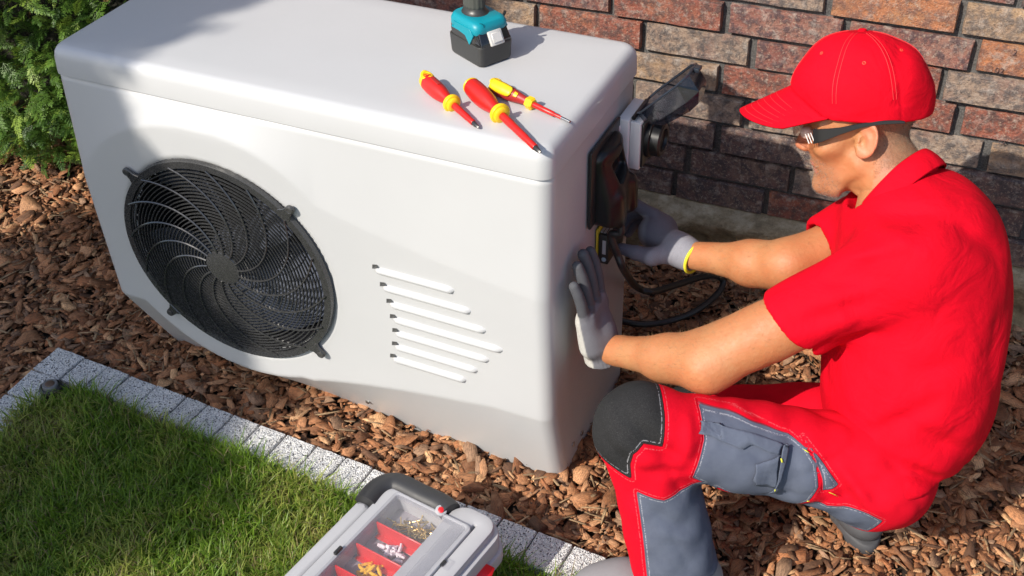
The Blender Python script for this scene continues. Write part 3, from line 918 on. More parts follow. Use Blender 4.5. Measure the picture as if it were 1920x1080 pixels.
# ---------------------------------------------------------------- fittings on the right side of the unit
def build_fittings(root):
    blk = plain('gloss_black', (.010, .010, .011), .34, var=.35, spec=.35)
    blk2 = plain('black_housing', (.018, .018, .019), .38, var=.3)
    gry = plain('isolator_grey', (.62, .61, .62), .4, var=.06)
    # black cable hood
    bm = bmesh.new(); rbox(bm, (.007, .142, .156), (.0045, .236, .590), bev=.0035, seg=2)
    bp = bm_obj('hood_plate', bm, blk2, root, 40)
    def hood(P):
        x, y, z = P[:, 0], P[:, 1], P[:, 2]
        s = np.clip((.645 - z) / .12, 0, 1); s = s * s * (3 - 2 * s)
        front = .024 + .024 * s
        yc, hy = .236, .052 - .010 * np.clip((.56 - z) / .05, 0, 1)
        q = np.stack([x - .0, y - yc, z - .578], 1)
        d = sd_box(P, (.0, yc, .580), (.050, .053, .076), .020)
        d = smax(d, x - front - .010 * np.cos((y - yc) * 42), .012)
        b1 = sd_cap(P, (.034, .214, .560), (.036, .222, .508), .019, .017)
        b2 = sd_cap(P, (.040, .262, .566), (.044, .262, .520), .018, .016)
        d = smin(d, b1, .010); d = smin(d, b2, .010)
        slot = sd_box(P, (.050, .240, .613), (.032, .027, .024), .007, np.array(Matrix.Rotation(.25, 3, 'X')))
        d = smax(d, -slot, .004)
        gro = sd_cap(P, (.064, .240, .57), (.060, .242, .50), .012, .010)
        d = smax(d, -gro, .008)
        return smax(d, -(x - .003), .002)
    net_obj('cable_hood', hood, (-.002, .17, .485), (.075, .30, .665), .0022, blk, bp)
    # isolator box
    iso = box_obj('isolator_base', (.022, .085, .104), (.014, .3425, .614), gry, root, bev=.003)
    box_obj('isolator_body', (.020, .078, .096), (.0355, .3435, .614), gry, iso, bev=.0025)
    box_obj('isolator_face', (.005, .070, .086), (.0475, .3435, .614), blk2, iso, bev=.001)
    lathe_obj('rotary_knob', [(.0, .036), (.010, .036), (.012, .032), (.026, .031), (.029, .028), (.029, .022), (.024, .020), (.024, 0)], (.048, .345, .614), (1, 0, 0), blk, iso, 32)
    for yy, zz in ((.305, .648), (.305, .578)):
        box_obj('latch', (.010, .006, .012), (.004, yy - .006, zz), gry, iso, bev=.002)
    bm = bmesh.new(); lathe(bm, [(0, .004), (.07, .004)], (.030, .308, .668), (0, 1, 0), 10)
    bm_obj('hinge_pin', bm, blk2, iso, 40)
    box_obj('broken_lug', (.010, .012, .008), (.052, .385, .566), gry, iso, bev=.002)
    box_obj('broken_lug', (.008, .010, .007), (.062, .384, .576), gry, iso, bev=.002)
    # smoked transparent flip-up cover, a deep five sided shell
    smoke = clear_plastic('smoked_polycarbonate', (.27, .29, .36), .06, .10, body=(.03, .04, .06), bodyf=.10)
    a = R_(46)                                        # opening direction above horizontal
    dx, dz = math.cos(a), math.sin(a)
    def cv(s, y, t): return (.030 + s * dx + t * dz, y, .670 + s * dz - t * dx)   # s along, t = depth to the lower right
    y0, y1 = .305, .388
    Lc = .128
    rim = [cv(.006, y0 + .01, .0), cv(.020, y0, .0), cv(Lc - .02, y0, .0), cv(Lc, y0 + .02, .0), cv(Lc, y1 - .02, .0), cv(Lc - .02, y1, .0), cv(.020, y1, 0), cv(.006, y1 - .01, .0)]
    mid = [cv(.004, y0 + .012, .020), cv(.020, y0 + .002, .030), cv(Lc - .03, y0 + .002, .034), cv(Lc - .006, y0 + .020, .034), cv(Lc - .006, y1 - .02, .034), cv(Lc - .03, y1 - .002, .034), cv(.02, y1 - .002, .030), cv(.004, y1 - .012, .020)]
    top = [cv(.018, y0 + .024, .036), cv(.032, y0 + .014, .046), cv(Lc - .042, y0 + .014, .052), cv(Lc - .026, y0 + .026, .052), cv(Lc - .026, y1 - .026, .052), cv(Lc - .042, y1 - .014, .052), cv(.032, y1 - .014, .046), cv(.018, y1 - .024, .036)]
    V = rim + mid + top; F = []
    for b in (0, 8):
        for k in range(8): F.append((b + k, b + (k + 1) % 8, b + 8 + (k + 1) % 8, b + 8 + k))
    F.append(tuple(range(16, 24)))
    cvo = from_py('smoked_cover', V, F, smoke, iso)
    bm = bmesh.new(); tube(bm, [rim[i] for i in range(8)], .0022, 6, closed=True); bm_obj('cover_rim', bm, plain_cache('smoke_rim', (.02, .025, .035), .15), iso, 50)
    box_obj('cover_catch', (.012, .020, .008), cv(Lc + .002, (y0 + y1) / 2 + .01, .006), plain_cache('smoke_rim', (.02, .025, .035), .15), iso, bev=.002)
    # terminal module with yellow gasket
    yl = plain('gasket_yellow', (.55, .42, .03), .5)
    box_obj('module_gasket', (.003, .086, .076), (.0020, .256, .444), yl, root, bev=.001)
    mod = box_obj('terminal_module', (.020, .084, .064), (.014, .258, .440), blk2, root, bev=.003)
    for k in range(3): box_obj('module_strip', (.0045, .070, .001), (.0075 + .0062 * k, .258, .4725), plain_cache('strip_grey', (.35, .35, .37), .35), mod, bev=0)
    box_obj('module_window', (.0065, .001, .030), (.016, .2155, .446), plain_cache('strip_grey', (.35, .35, .37), .35), mod, bev=0)
    lathe_obj('module_screw', [(0, .0045), (.0015, .0045), (.002, .003)], (.016, .2165, .419), (0, -1, 0), plain_cache('blue_grey', (.30, .38, .45), .35), mod, 12)

def unit_pt(l):
    c, s = math.cos(UA), math.sin(UA)
    return (UB[0] + c * l[0] - s * l[1], UB[1] + s * l[0] + c * l[1], l[2])

def build_cable():
    pts = [unit_pt((.040, .224, .520)), unit_pt((.046, .218, .485))] + [(-0.2115, -0.6717, 0.4766), (-0.1993, -0.6708, 0.4379), (-0.1880, -0.6532, 0.3868), (-0.2238, -0.4497, 0.2000), (-0.2006, -0.4158, 0.1700), (-0.1783, -0.3276, 0.1300), (-0.1470, -0.2260, 0.0900), (-0.1244, -0.1647, 0.0600), (-0.1073, -0.1461, 0.0350), (-0.1110, -0.1844, 0.0240), (-0.1387, -0.2538, 0.0200), (-0.1783, -0.3041, 0.0180), (-0.2264, -0.3368, 0.0160), (-0.2669, -0.3467, 0.0160), (-0.3431, -0.3457, 0.0160), (-0.4543, -0.3256, 0.0160)]
    n = N('cable_rubber'); v = n.coord(); n.base((.014, .014, .015)); n.set(Roughness=.42, Normal=n.bump(n.noise(v, 500, 3), .2, .001))
    o = tube_obj('power_cable', catmull(pts, 7), .0074, n.m, None, 10)
    tag(o, 'thick black power cable looping from the unit over the bark and back', 'cable')

# ---------------------------------------------------------------- tools on the lid
LZ = UH + .0012
def screwdriver(label, h0, tip, L_h, R_h, kind, group):
    """h0 = ground point under the handle end, tip = point of the blade (world)"""
    red = plain_cache('tool_red', (.52, .012, .009), .36, var=.12); yel = plain_cache('tool_yellow', (.80, .52, .01), .36, var=.06)
    drd = plain_cache('tool_dark_red', (.33, .02, .018), .42, var=.1); stl = plain_cache('tool_steel', (.06, .06, .06), .3, metal=.6)
    t = empty('screwdriver', (h0[0], h0[1], LZ)); tag(t, label, 'screwdriver', group)
    d = Vector((tip[0] - h0[0], tip[1] - h0[1], 0)); L = d.length; d.normalize()
    ax = Vector((d.x * L, d.y * L, .0035 - R_h)).normalized()
    p0 = Vector((0, 0, R_h + .0005))
    if kind == 'hex':
        prof = [(0, .45), (.003, .8), (.012, 1.0), (.35, 1.02), (.55, .92), (.78, .66), (.92, .56), (1, .56)]
    else:
        prof = [(0, .55), (.02, .80), (.06, .93), (.20, 1.0), (.42, 1.02), (.62, .93), (.80, .66), (.93, .50), (1, .50)]
    seg = 18
    bm = bmesh.new(); X, Y, Z = frame_from(ax); rings = []
    for tt, rr in prof:
        ring = []
        for k in range(seg):
            a = 2 * math.pi * k / seg
            lob = 1 + .045 * math.cos(3 * a + .6) * (1 if .1 < tt < .8 else .3)
            ring.append(bm.verts.new(p0 + Z * (tt * L_h) + (X * math.cos(a) + Y * math.sin(a)) * rr * R_h * lob))
        rings.append(ring)
    for A_, B_ in zip(rings, rings[1:]):
        for k in range(seg): bm.faces.new((A_[k], A_[(k + 1) % seg], B_[(k + 1) % seg], B_[k]))
    bm.faces.new(rings[0][::-1]); bm.faces.new(rings[-1])
    hd = bm_obj('handle', bm, drd if kind == 'hex' else red, t, True)
    md = hd.modifiers.new('s', 'SUBSURF'); md.levels = md.render_levels = 1
    # yellow end cap and inlay
    up = (Vector((0, 0, 1)) - ax * ax.z).normalized(); side = ax.cross(up)
    if kind == 'plain':
        lathe_obj('end_cap', [(-.002, .0), (-.0018, R_h * .6), (.0, R_h * .80), (.004, R_h * .90), (.0055, R_h * .86)], p0, ax, yel, t, 20)
    elif kind == 'eye':
        q = p0 + ax * .008 + up * R_h * .62
        bm = bmesh.new(); ci = [q + ax * (.0105 * math.cos(a)) + side * (.0075 * math.sin(a)) + up * (.003 - .0035 * abs(math.sin(a))) for a in [2 * math.pi * k / 18 for k in range(18)]]
        tube(bm, ci, .0036, 8, closed=True); bm_obj('hanging_eye', bm, yel, t, 60)
        lathe_obj('end_cap', [(-.0025, 0), (-.002, R_h * .62), (.0005, R_h * .80), (.010, R_h * .96), (.0115, R_h * .90)], p0, ax, yel, t, 20)
        b = p0 + ax * (L_h * .42) + up * R_h * 1.0
        M = Matrix((ax.to_tuple() + (0,), side.to_tuple() + (0,), up.to_tuple() + (0,), (0, 0, 0, 1))).transposed(); M.translation = b
        bm = bmesh.new(); rbox(bm, (.022, .006, .0015), bev=.0005, seg=1); bmesh.ops.transform(bm, matrix=M, verts=bm.verts[:])
        bm_obj('size_mark', bm, drd, t)
    else:
        q = p0 + ax * .006 + up * R_h * .70
        bm = bmesh.new(); ci = [q + ax * (.0085 * math.cos(a)) + side * (.0065 * math.sin(a)) for a in [2 * math.pi * k / 16 for k in range(16)]]
        tube(bm, ci, .0032, 8, closed=True); bm_obj('hanging_eye', bm, yel, t, 60)
        # long yellow inlay, a shell over the near side of the handle
        for (s0, s1, nm_) in ((-.02, .60, 'grip_inlay'), (.665, .75, 'grip_dot')):
            bm = bmesh.new(); g = []
            for i in range(13):
                tt = s0 + (s1 - s0) * i / 12
                rr = np.interp(max(tt, 0), [p[0] for p in prof], [p[1] for p in prof]) * R_h
                wd = .78 * (min(1, math.sqrt(max(0, 1 - ((i - 10) / 2.2) ** 2))) if i > 10 else 1) * (1 if nm_ == 'grip_inlay' else .5)
                row = []
                for k in range(7):
                    a = .70 + wd * (-1 + 2 * k / 6)
                    row.append(bm.verts.new(p0 + ax * (tt * L_h) + (up * math.cos(a) + side * math.sin(a)) * (rr * 1.045 + .0006)))
                g.append(row)
            for i in range(12):
                for k in range(6): bm.faces.new((g[i][k], g[i][k + 1], g[i + 1][k + 1], g[i + 1][k]))
            io = bm_obj(nm_, bm, yel, t, True)
            md = io.modifiers.new('t', 'SOLIDIFY'); md.thickness = .0012; md.offset = 0
    c0 = p0 + ax * L_h
    if kind == 'hex':
        prof2 = [(-.004, .0075), (-.002, .0105), (.008, .0110), (.011, .0085)]
        bm = bmesh.new(); lathe(bm, prof2, c0, ax, 6); cl = bm_obj('collar', bm, yel, t, 20)
        s0, s1, r0, r1 = .009, (L - L_h) - .018, .0048, .0030
    else:
        cr = R_h * 1.0
        bm = bmesh.new(); lathe(bm, [(-.003, cr * .62), (-.0025, cr * .98), (-.0005, cr * 1.03), (.0025, cr * 1.03), (.0045, cr * .98), (.0055, cr * .80), (.0085, cr * .80), (.0100, cr * .70), (.0105, cr * .45)], c0, ax, 28)
        cl = bm_obj('collar', bm, yel, t, 40)
        s0, s1, r0, r1 = .008, (L - L_h) - .016, R_h * .40, R_h * .34
    cl_len = s1 - s0
    lathe_obj('insulated_shaft', [(s0, r0), (s0 + cl_len * .30, r0 * .99), (s0 + cl_len * .34, r0 * .93), (s0 + cl_len * .72, r0 * .90), (s0 + cl_len * .75, r1 * .96), (s1 - .001, r1 * .95), (s1, r1 * .85)], c0, ax, red, t, 16, 50)
    e = c0 + ax * s1
    if kind == 'hex':
        bm = bmesh.new(); lathe(bm, [(0, .0026), (.006, .0026), (.018, .0022)], e, ax, 12); bmesh.ops.recalc_face_normals(bm, faces=bm.faces)
        bm_obj('blade_tip', bm, plain_cache('bright_steel', (.5, .5, .5), .25, metal=1.0), t, 40)
    else:
        bm = bmesh.new(); rings = []; X, Y, Z = frame_from(ax)
        for tt, rr, cx in ((0, .0040, 0), (.005, .0040, 0), (.010, .0036, .5), (.0145, .0022, .9), (.016, .001, .9)):
            ring = []
            for k in range(16):
                a = 2 * math.pi * k / 16
                ring.append(bm.verts.new(e + Z * tt + (X * math.cos(a) + Y * math.sin(a)) * rr * (R_h / .0155) * (1 - cx * .45 * (.5 - .5 * math.cos(4 * a)))))
            rings.append(ring)
        for A_, B_ in zip(rings, rings[1:]):
            for k in range(16): bm.faces.new((A_[k], A_[(k + 1) % 16], B_[(k + 1) % 16], B_[k]))
        bm.faces.new(rings[0][::-1]); bm.faces.new(rings[-1]); bm_obj('blade_tip', bm, stl, t, 50)
    return t

def build_driver():
    t = empty('cordless_driver', (-.481, -.619, LZ), math.atan2(-.49, .87))
    tag(t, 'teal and black cordless driver standing on its battery on the unit lid', 'drill')
    blk = plain('driver_black', (.030, .030, .029), .42, var=.25, bump_s=.15, bump_scale=700); gl = plain('driver_gloss', (.008, .008, .010), .12, coat=.5)
    teal = plain('driver_teal', (.0, .235, .30), .42, var=.06, bump_s=.12, bump_scale=700); slv = plain('driver_silver', (.52, .51, .49), .4, var=.1)
    grip = plain('driver_grip', (.055, .058, .050), .6, var=.2, bump_s=.2)
    # battery: tapered rounded tub, local x = front
    def tub(poly, lv, name, mat, par=t):
        bm = bmesh.new(); rings = []
        for z, s, dx in lv: rings.append([bm.verts.new((x * s + dx, y * s, z)) for x, y in poly])
        m = len(poly)
        for A_, B_ in zip(rings, rings[1:]):
            for k in range(m): bm.faces.new((A_[k], A_[(k + 1) % m], B_[(k + 1) % m], B_[k]))
        bm.faces.new(rings[0][::-1]); bm.faces.new(rings[-1])
        return bm_obj(name, bm, mat, par, 35)
    def rrect(hx, hy, r, n_=5):
        P = []
        for cx, cy, a0 in ((hx - r, hy - r, 0), (-hx + r, hy - r, 90), (-hx + r, -hy + r, 180), (hx - r, -hy + r, 270)):
            for i in range(n_ + 1):
                a = R_(a0 + 90 * i / n_); P.append((cx + r * math.cos(a), cy + r * math.sin(a)))
        return P
    bat = tub(rrect(.0485, .036, .010), [(0, .90, 0), (.003, .95, 0), (.006, .965, 0), (.034, 1.0, 0), (.0365, 1.0, 0), (.038, .985, 0)], 'battery', blk)
    # glossy upper front shoulder of the battery, sloping back
    bm = bmesh.new()
    sec = [(.047, .0375), (.047, .041), (.036, .062), (.018, .066), (.0, .066), (.0, .0375)]
    for y in (-.032, .032): pass
    vs0 = [bm.verts.new((x, -.033 + (.003 if z > .05 else 0), z)) for x, z in sec]; vs1 = [bm.verts.new((x, .033 - (.003 if z > .05 else 0), z)) for x, z in sec]
    bm.faces.new(vs0); bm.faces.new(vs1[::-1])
    for k in range(len(sec)): bm.faces.new((vs0[k], vs1[k], vs1[(k + 1) % len(sec)], vs0[(k + 1) % len(sec)]))
    es = [e for e in bm.edges]; bmesh.ops.bevel(bm, geom=es, offset=.004, segments=3, affect='EDGES', profile=.5)
    bm_obj('battery_shoulder', bm, gl, bat, 50)
    sl = math.atan2(.021, -.011)
    Mb = Matrix.Translation((.0445, 0, .0485)) @ Matrix.Rotation(R_(62), 4, 'Y')
    bm = bmesh.new(); rbox(bm, (.026, .028, .007), bev=.002, seg=2); bmesh.ops.transform(bm, matrix=Mb, verts=bm.verts[:]); rb = bm_obj('release_button', bm, slv, bat, 40)
    bm = bmesh.new(); rbox(bm, (.017, .020, .002), (0, 0, .0045), bev=.0008, seg=1); bmesh.ops.transform(bm, matrix=Mb, verts=bm.verts[:]); bm_obj('button_pad', bm, plain_cache('pad', (.60, .585, .56), .5), rb, 40)
    # foot of the tool: dark sides, teal top plate wrapping the front
    tub(rrect(.040, .0345, .013), [(.038, 1.0, -.006), (.047, 1.04, -.005), (.058, 1.0, -.007)], 'foot_base', blk)
    ft = tub(rrect(.041, .0350, .014), [(.0555, 1.0, -.004), (.058, 1.03, -.004), (.068, 1.02, -.004), (.0745, .93, -.005), (.077, .82, -.008)], 'foot_plate', teal)
    bm = bmesh.new(); rbox(bm, (.052, .0735, .0055), (-.010, 0, .0530), bev=.002, seg=1); bm_obj('foot_stripe', bm, teal, ft, 40)
    # teal wedge down the near side
    for sg in (-1, 1):
        bm = bmesh.new(); prism(bm, [(-.026, .0), (.020, .0), (.030, -.010), (.018, -.030), (.006, -.016), (-.026, -.012)], -.0015, .0015, Matrix.Translation((0, sg * .0362, .066)) @ Matrix.Rotation(math.pi / 2, 4, 'X'), .0006, 1)
        bm_obj('side_wedge', bm, teal, ft, 40)
    lathe_obj('lamp_eye', [(0, .0068), (.0022, .0068), (.0032, .0052), (.0012, .0042), (.0012, 0)], (.0315, -.0215, .0690), (.72, -.55, .38), plain_cache('eye_dark', (.0, .10, .13), .3), ft, 20)
    # rubber saddle and grip
    def gripf(P):
        sad = sd_ell(P, (-.012, 0, .066), (.034, .032, .015))
        g = sd_cap(P, (-.013, 0, .078), (-.018, 0, .165), .0185, .0180)
        q = P.copy(); q[:, 0] = (q[:, 0] + .0155) * .80 - .0155
        g = sd_cap(q, (-.0155, 0, .085), (-.0165, 0, .180), .0165, .0165)
        return smin(sad, g, .012)
    net_obj('rubber_saddle', lambda P: smax(gripf(P), P[:, 2] - .093, .001), (-.06, -.045, .05), (.04, .045, .125), .0028, blk, t)
    net_obj('grip', lambda P: smax(gripf(P) - .0008 - .0006 * np.sin(np.arctan2(P[:, 1], P[:, 0] + .0155) * 16), -(P[:, 2] - .086), .003), (-.06, -.035, .080), (.03, .035, .19), .0022, grip, t)
    # short motor body with hammer case, out of frame above
    lathe_obj('motor_housing', [(-.055, .018), (-.050, .027), (-.02, .031), (.02, .031), (.028, .029)], (-.012, 0, .205), (1, 0, 0), teal, t, 28)
    lathe_obj('hammer_case', [(.028, .0275), (.05, .026), (.062, .019), (.066, .013), (.074, .012), (.080, .009)], (-.012, 0, .205), (1, 0, 0), blk, t, 28)
    box_obj('trigger', (.012, .014, .024), (.010, 0, .165), blk, t, bev=.004)
    # belt hook
    tube_obj('belt_hook', [(.004, .033, .060), (.012, .042, .066), (.016, .043, .074)], .0030, plain_cache('tool_steel', (.06, .06, .06), .3, metal=.6), t, 6)

# ---------------------------------------------------------------- organiser tool box on the lawn
def build_toolbox():
    t = empty('tool_box', (-.487, -1.10, .012), math.atan2(-.174, .985))
    tag(t, 'grey organiser tool box with clear lid and red dividers lying on the lawn', 'tool box')
    lg = plain('box_light_grey', (.38, .38, .395), .42, var=.05, bump_s=.08, bump_scale=900); dg = plain('box_dark_grey', (.026, .026, .028), .5, var=.2, bump_s=.15)
    red = plain('box_red', (.62, .015, .02), .35, var=.08); bk = plain('box_black', (.015, .015, .016), .4, var=.2)
    clr = clear_plastic('clear_lid', (.93, .93, .94), .05, .03, body=(.8, .8, .85), bodyf=.03)
    H = .143
    def rr(x0, x1, y0, y1, r, n_=6):
        P = []
        for cx, cy, a0 in ((x1 - r, y1 - r, 0), (x0 + r, y1 - r, 90), (x0 + r, y0 + r, 180), (x1 - r, y0 + r, 270)):
            for i in range(n_ + 1):
                a = R_(a0 + 90 * i / n_); P.append((cx + r * math.cos(a), cy + r * math.sin(a)))
        return P
    bm = bmesh.new(); prism(bm, rr(.012, .238, -.42, .018, .03), -.015, .100, None, .006, 2); bm_obj('tub', bm, bk, t, 40)
    # lid body: frame around the window, built as a ring so the window well is open
    def ring_prism(name, outer, inner, z0, z1, mat, par, ins=.0):
        bm = bmesh.new(); m = len(outer)
        o0 = [bm.verts.new((x, y, z0)) for x, y in outer]; o1 = [bm.verts.new((x, y, z1)) for x, y in outer]
        i0 = [bm.verts.new((x, y, z0)) for x, y in inner]; i1 = [bm.verts.new((x, y, z1)) for x, y in inner]
        for k in range(m):
            q = (k + 1) % m
            bm.faces.new((o0[k], o0[q], o1[q], o1[k])); bm.faces.new((i0[q], i0[k], i1[k], i1[q]))
            bm.faces.new((o1[k], o1[q], i1[q], i1[k])); bm.faces.new((o0[q], o0[k], i0[k], i0[q]))
        es = [e for e in bm.edges if abs(e.verts[0].co.z - z1) < 1e-6 and abs(e.verts[1].co.z - z1) < 1e-6 and len(e.link_faces) == 2 and any(abs(f.normal.z) < .5 for f in e.link_faces)]
        bmesh.ops.recalc_face_normals(bm, faces=bm.faces)
        es = [e for e in bm.edges if abs(e.verts[0].co.z - z1) < 1e-6 and abs(e.verts[1].co.z - z1) < 1e-6 and any(abs(f.normal.z) < .5 for f in e.link_faces)]
        bmesh.ops.bevel(bm, geom=es, offset=.003, segments=2, affect='EDGES', profile=.5)
        return bm_obj(name, bm, mat, par, 40)
    W0, W1, V0, V1 = .050, .196, -.40, -.012
    lid = ring_prism('lid_frame', rr(.026, .205, -.425, -.004, .012), rr(W0, W1, V0, V1, .006), .098, H + .002, lg, t)
    ring_prism('lid_skirt', rr(.012, .246, -.43, .036, .035), rr(.030, .200, -.42, .000, .012), .092, H - .016, lg, t)
    ring_prism('lid_shoulder', rr(.150, .236, -.43, .032, .030), rr(.200, .206, -.42, .004, .002), .11, H - .002, lg, t)
    ring_prism('lower_flange', rr(.006, .252, -.435, .040, .038), rr(.03, .23, -.42, .01, .03), .070, .094, lg, t)
    # compartments
    fl = plain('tray_floor', (.30, .27, .29), .3)
    from_py('tray_floor', [(W0, V0, .108), (W1, V0, .108), (W1, V1, .108), (W0, V1, .108)], [(0, 1, 2, 3)], fl, lid)
    for y in (-.078, -.134, -.190, -.25, -.32):
        bm = bmesh.new(); rbox(bm, (W1 - W0 - .016, .0035, .030), (W0 + (W1 - W0) / 2 - .004, y, .1235), bev=.0012, seg=1)
        dv = bm_obj('divider', bm, red, t, 40)
        bm = bmesh.new(); rbox(bm, (W1 - W0 - .020, .012, .002), (W0 + (W1 - W0) / 2 - .004, y - .006, .1105), bev=.0008, seg=1); bm_obj('divider_foot', bm, red, dv, 40)
    # clear window with raised rim
    ring_prism('window_rim', rr(W0 - .004, W1 + .004, V0, V1 + .004, .008), rr(W0 + .007, W1 - .024, V0 + .01, V1 - .010, .005), H + .001, H + .0065, clr, t)
    bm = bmesh.new(); prism(bm, rr(W0, W1, V0, V1, .006), H - .0005, H + .0010); bm_obj('clear_window', bm, clr, t, 40)
    # left rail and handle
    bm = bmesh.new(); prism(bm, rr(-.006, .022, -.43, -.052, .010), .085, .137, None, .007, 3); bm_obj('side_rail', bm, lg, t, 40)
    hp = [(.012, -.055), (.009, -.024), (.016, .000), (.034, .012), (.08, .012), (.128, .012), (.150, .006)]
    pts = catmull([(x, y, .139) for x, y in hp], 6)
    bm = bmesh.new(); tube(bm, pts, .0210, 12, flat=.80, up=(0, 0, 1)); bm_obj('carry_handle', bm, dg, t, 60)
    lathe_obj('pivot_ring', [(-.002, .010), (.003, .010), (.004, .008), (.004, .006)], (.139, -.006, .147), (.3, -.2, 1), lg, t, 18)
    lathe_obj('pivot_dot', [(0, .0055), (.0055, .0055), (.0065, .004)], (.139, -.006, .147), (.3, -.2, 1), red, t, 14)
    # latches
    la = empty('latch', (0, 0, 0), parent=t)
    box_obj('latch_plate', (.016, .022, .010), (.214, -.093, H - .004), clr, la, bev=.002)
    box_obj('latch_pin', (.006, .012, .012), (.207, -.095, H - .004), bk, la, bev=.001)
    box_obj('hinge_clip', (.006, .018, .006), (.046, -.170, H + .006), bk, t, bev=.001)
    box_obj('hinge_clip', (.006, .018, .006), (.046, -.300, H + .006), bk, t, bev=.001)
    # red side latch and its socket
    box_obj('clasp_socket', (.03, .085, .04), (.246, -.120, .092), lg, t, bev=.006)
    box_obj('clasp_recess', (.012, .045, .028), (.258, -.125, .097), bk, t, bev=.003)
    bm = bmesh.new(); prism(bm, [(.0, -.024), (.020, -.02), (.026, .0), (.020, .020), (.0, .012)], -.006, .006, Matrix.Translation((.240, -.040, .096)) @ Euler((0, .6, 0)).to_matrix().to_4x4(), .003, 2)
    bm_obj('red_clasp', bm, red, t, 40)
    return t

def box_pt(t, l):
    return t.matrix_basis @ Vector(l)

def build_fixings(tb):
    """loose fixings inside the organiser: individual screws, wall plugs and anchors"""
    rnd = random.Random(4)
    br = plain('brass_screw', (.62, .45, .20), .3, metal=.9, var=.2); yl = plain('plug_yellow', (.80, .45, .02), .4); pk = plain('anchor_white', (.75, .66, .68), .4)
    def place(o, x, y, z, rx, ry, rz):
        M = tb.matrix_basis @ Matrix.Translation((x, y, z)) @ Euler((rx, ry, rz)).to_matrix().to_4x4(); o.matrix_basis = M
    bm = bmesh.new(); lathe(bm, [(0, .0034), (.0006, .0036), (.0022, .0016), (.004, .0014)] + [(.005 + k * .0011, .0016 if k % 2 else .0011) for k in range(14)] + [(.0215, .0002)], (0, 0, 0), (1, 0, 0), 7)
    bmesh.ops.recalc_face_normals(bm, faces=bm.faces); me = bpy.data.meshes.new('screw'); bm.to_mesh(me); bm.free(); me.materials.append(br)
    for k in range(64):
        o = bpy.data.objects.new('screw', me); COL.objects.link(o)
        r_ = rnd.random(); x = .118 + rnd.gauss(0, .026); y = -.046 + rnd.gauss(0, .010)
        x = min(max(x, .064), .165); y = min(max(y, -.066), -.024)
        place(o, x, y, .1105 + .010 * rnd.random() * max(0, 1 - abs(x - .118) / .06), rnd.uniform(0, 6), rnd.gauss(0, .25), rnd.uniform(0, 6.28))
        tag(o, 'loose brass screw in the screw pile in the top tray of the tool box', 'screw', 'brass screws in the organiser tray')
    bm = bmesh.new(); lathe(bm, [(0, .0042), (.002, .0042), (.0022, .0030), (.010, .0028), (.011, .0034), (.020, .0026), (.022, .001)], (0, 0, 0), (1, 0, 0), 8)
    bmesh.ops.recalc_face_normals(bm, faces=bm.faces); me = bpy.data.meshes.new('wall_plug'); bm.to_mesh(me); bm.free(); me.materials.append(yl)
    for k in range(16):
        o = bpy.data.objects.new('wall_plug', me); COL.objects.link(o)
        place(o, .098 + rnd.gauss(0, .012), -.163 + rnd.gauss(0, .008), .112 + .008 * rnd.random(), rnd.uniform(0, 6), rnd.gauss(0, .25), rnd.uniform(0, 6.28))
        tag(o, 'yellow plastic wall plug in the heap between red dividers', 'wall plug', 'yellow wall plugs in the organiser tray')
    bm = bmesh.new(); rbox(bm, (.011, .006, .005), bev=.001, seg=1); lathe(bm, [(0, .0022), (.007, .0022), (.008, .001)], (.004, 0, 0), (1, 0, .2), 7)
    bmesh.ops.recalc_face_normals(bm, faces=bm.faces); me = bpy.data.meshes.new('cable_clip'); bm.to_mesh(me); bm.free(); me.materials.append(pk)
    for k in range(22):
        o = bpy.data.objects.new('cable_clip', me); COL.objects.link(o)
        place(o, .105 + rnd.gauss(0, .013), -.107 + rnd.gauss(0, .008), .1125 + .007 * rnd.random(), rnd.uniform(0, 6), rnd.gauss(0, .3), rnd.uniform(0, 6.28))
        tag(o, 'white plastic cable clip in the second tray of the tool box', 'cable clip', 'white cable clips in the organiser tray')

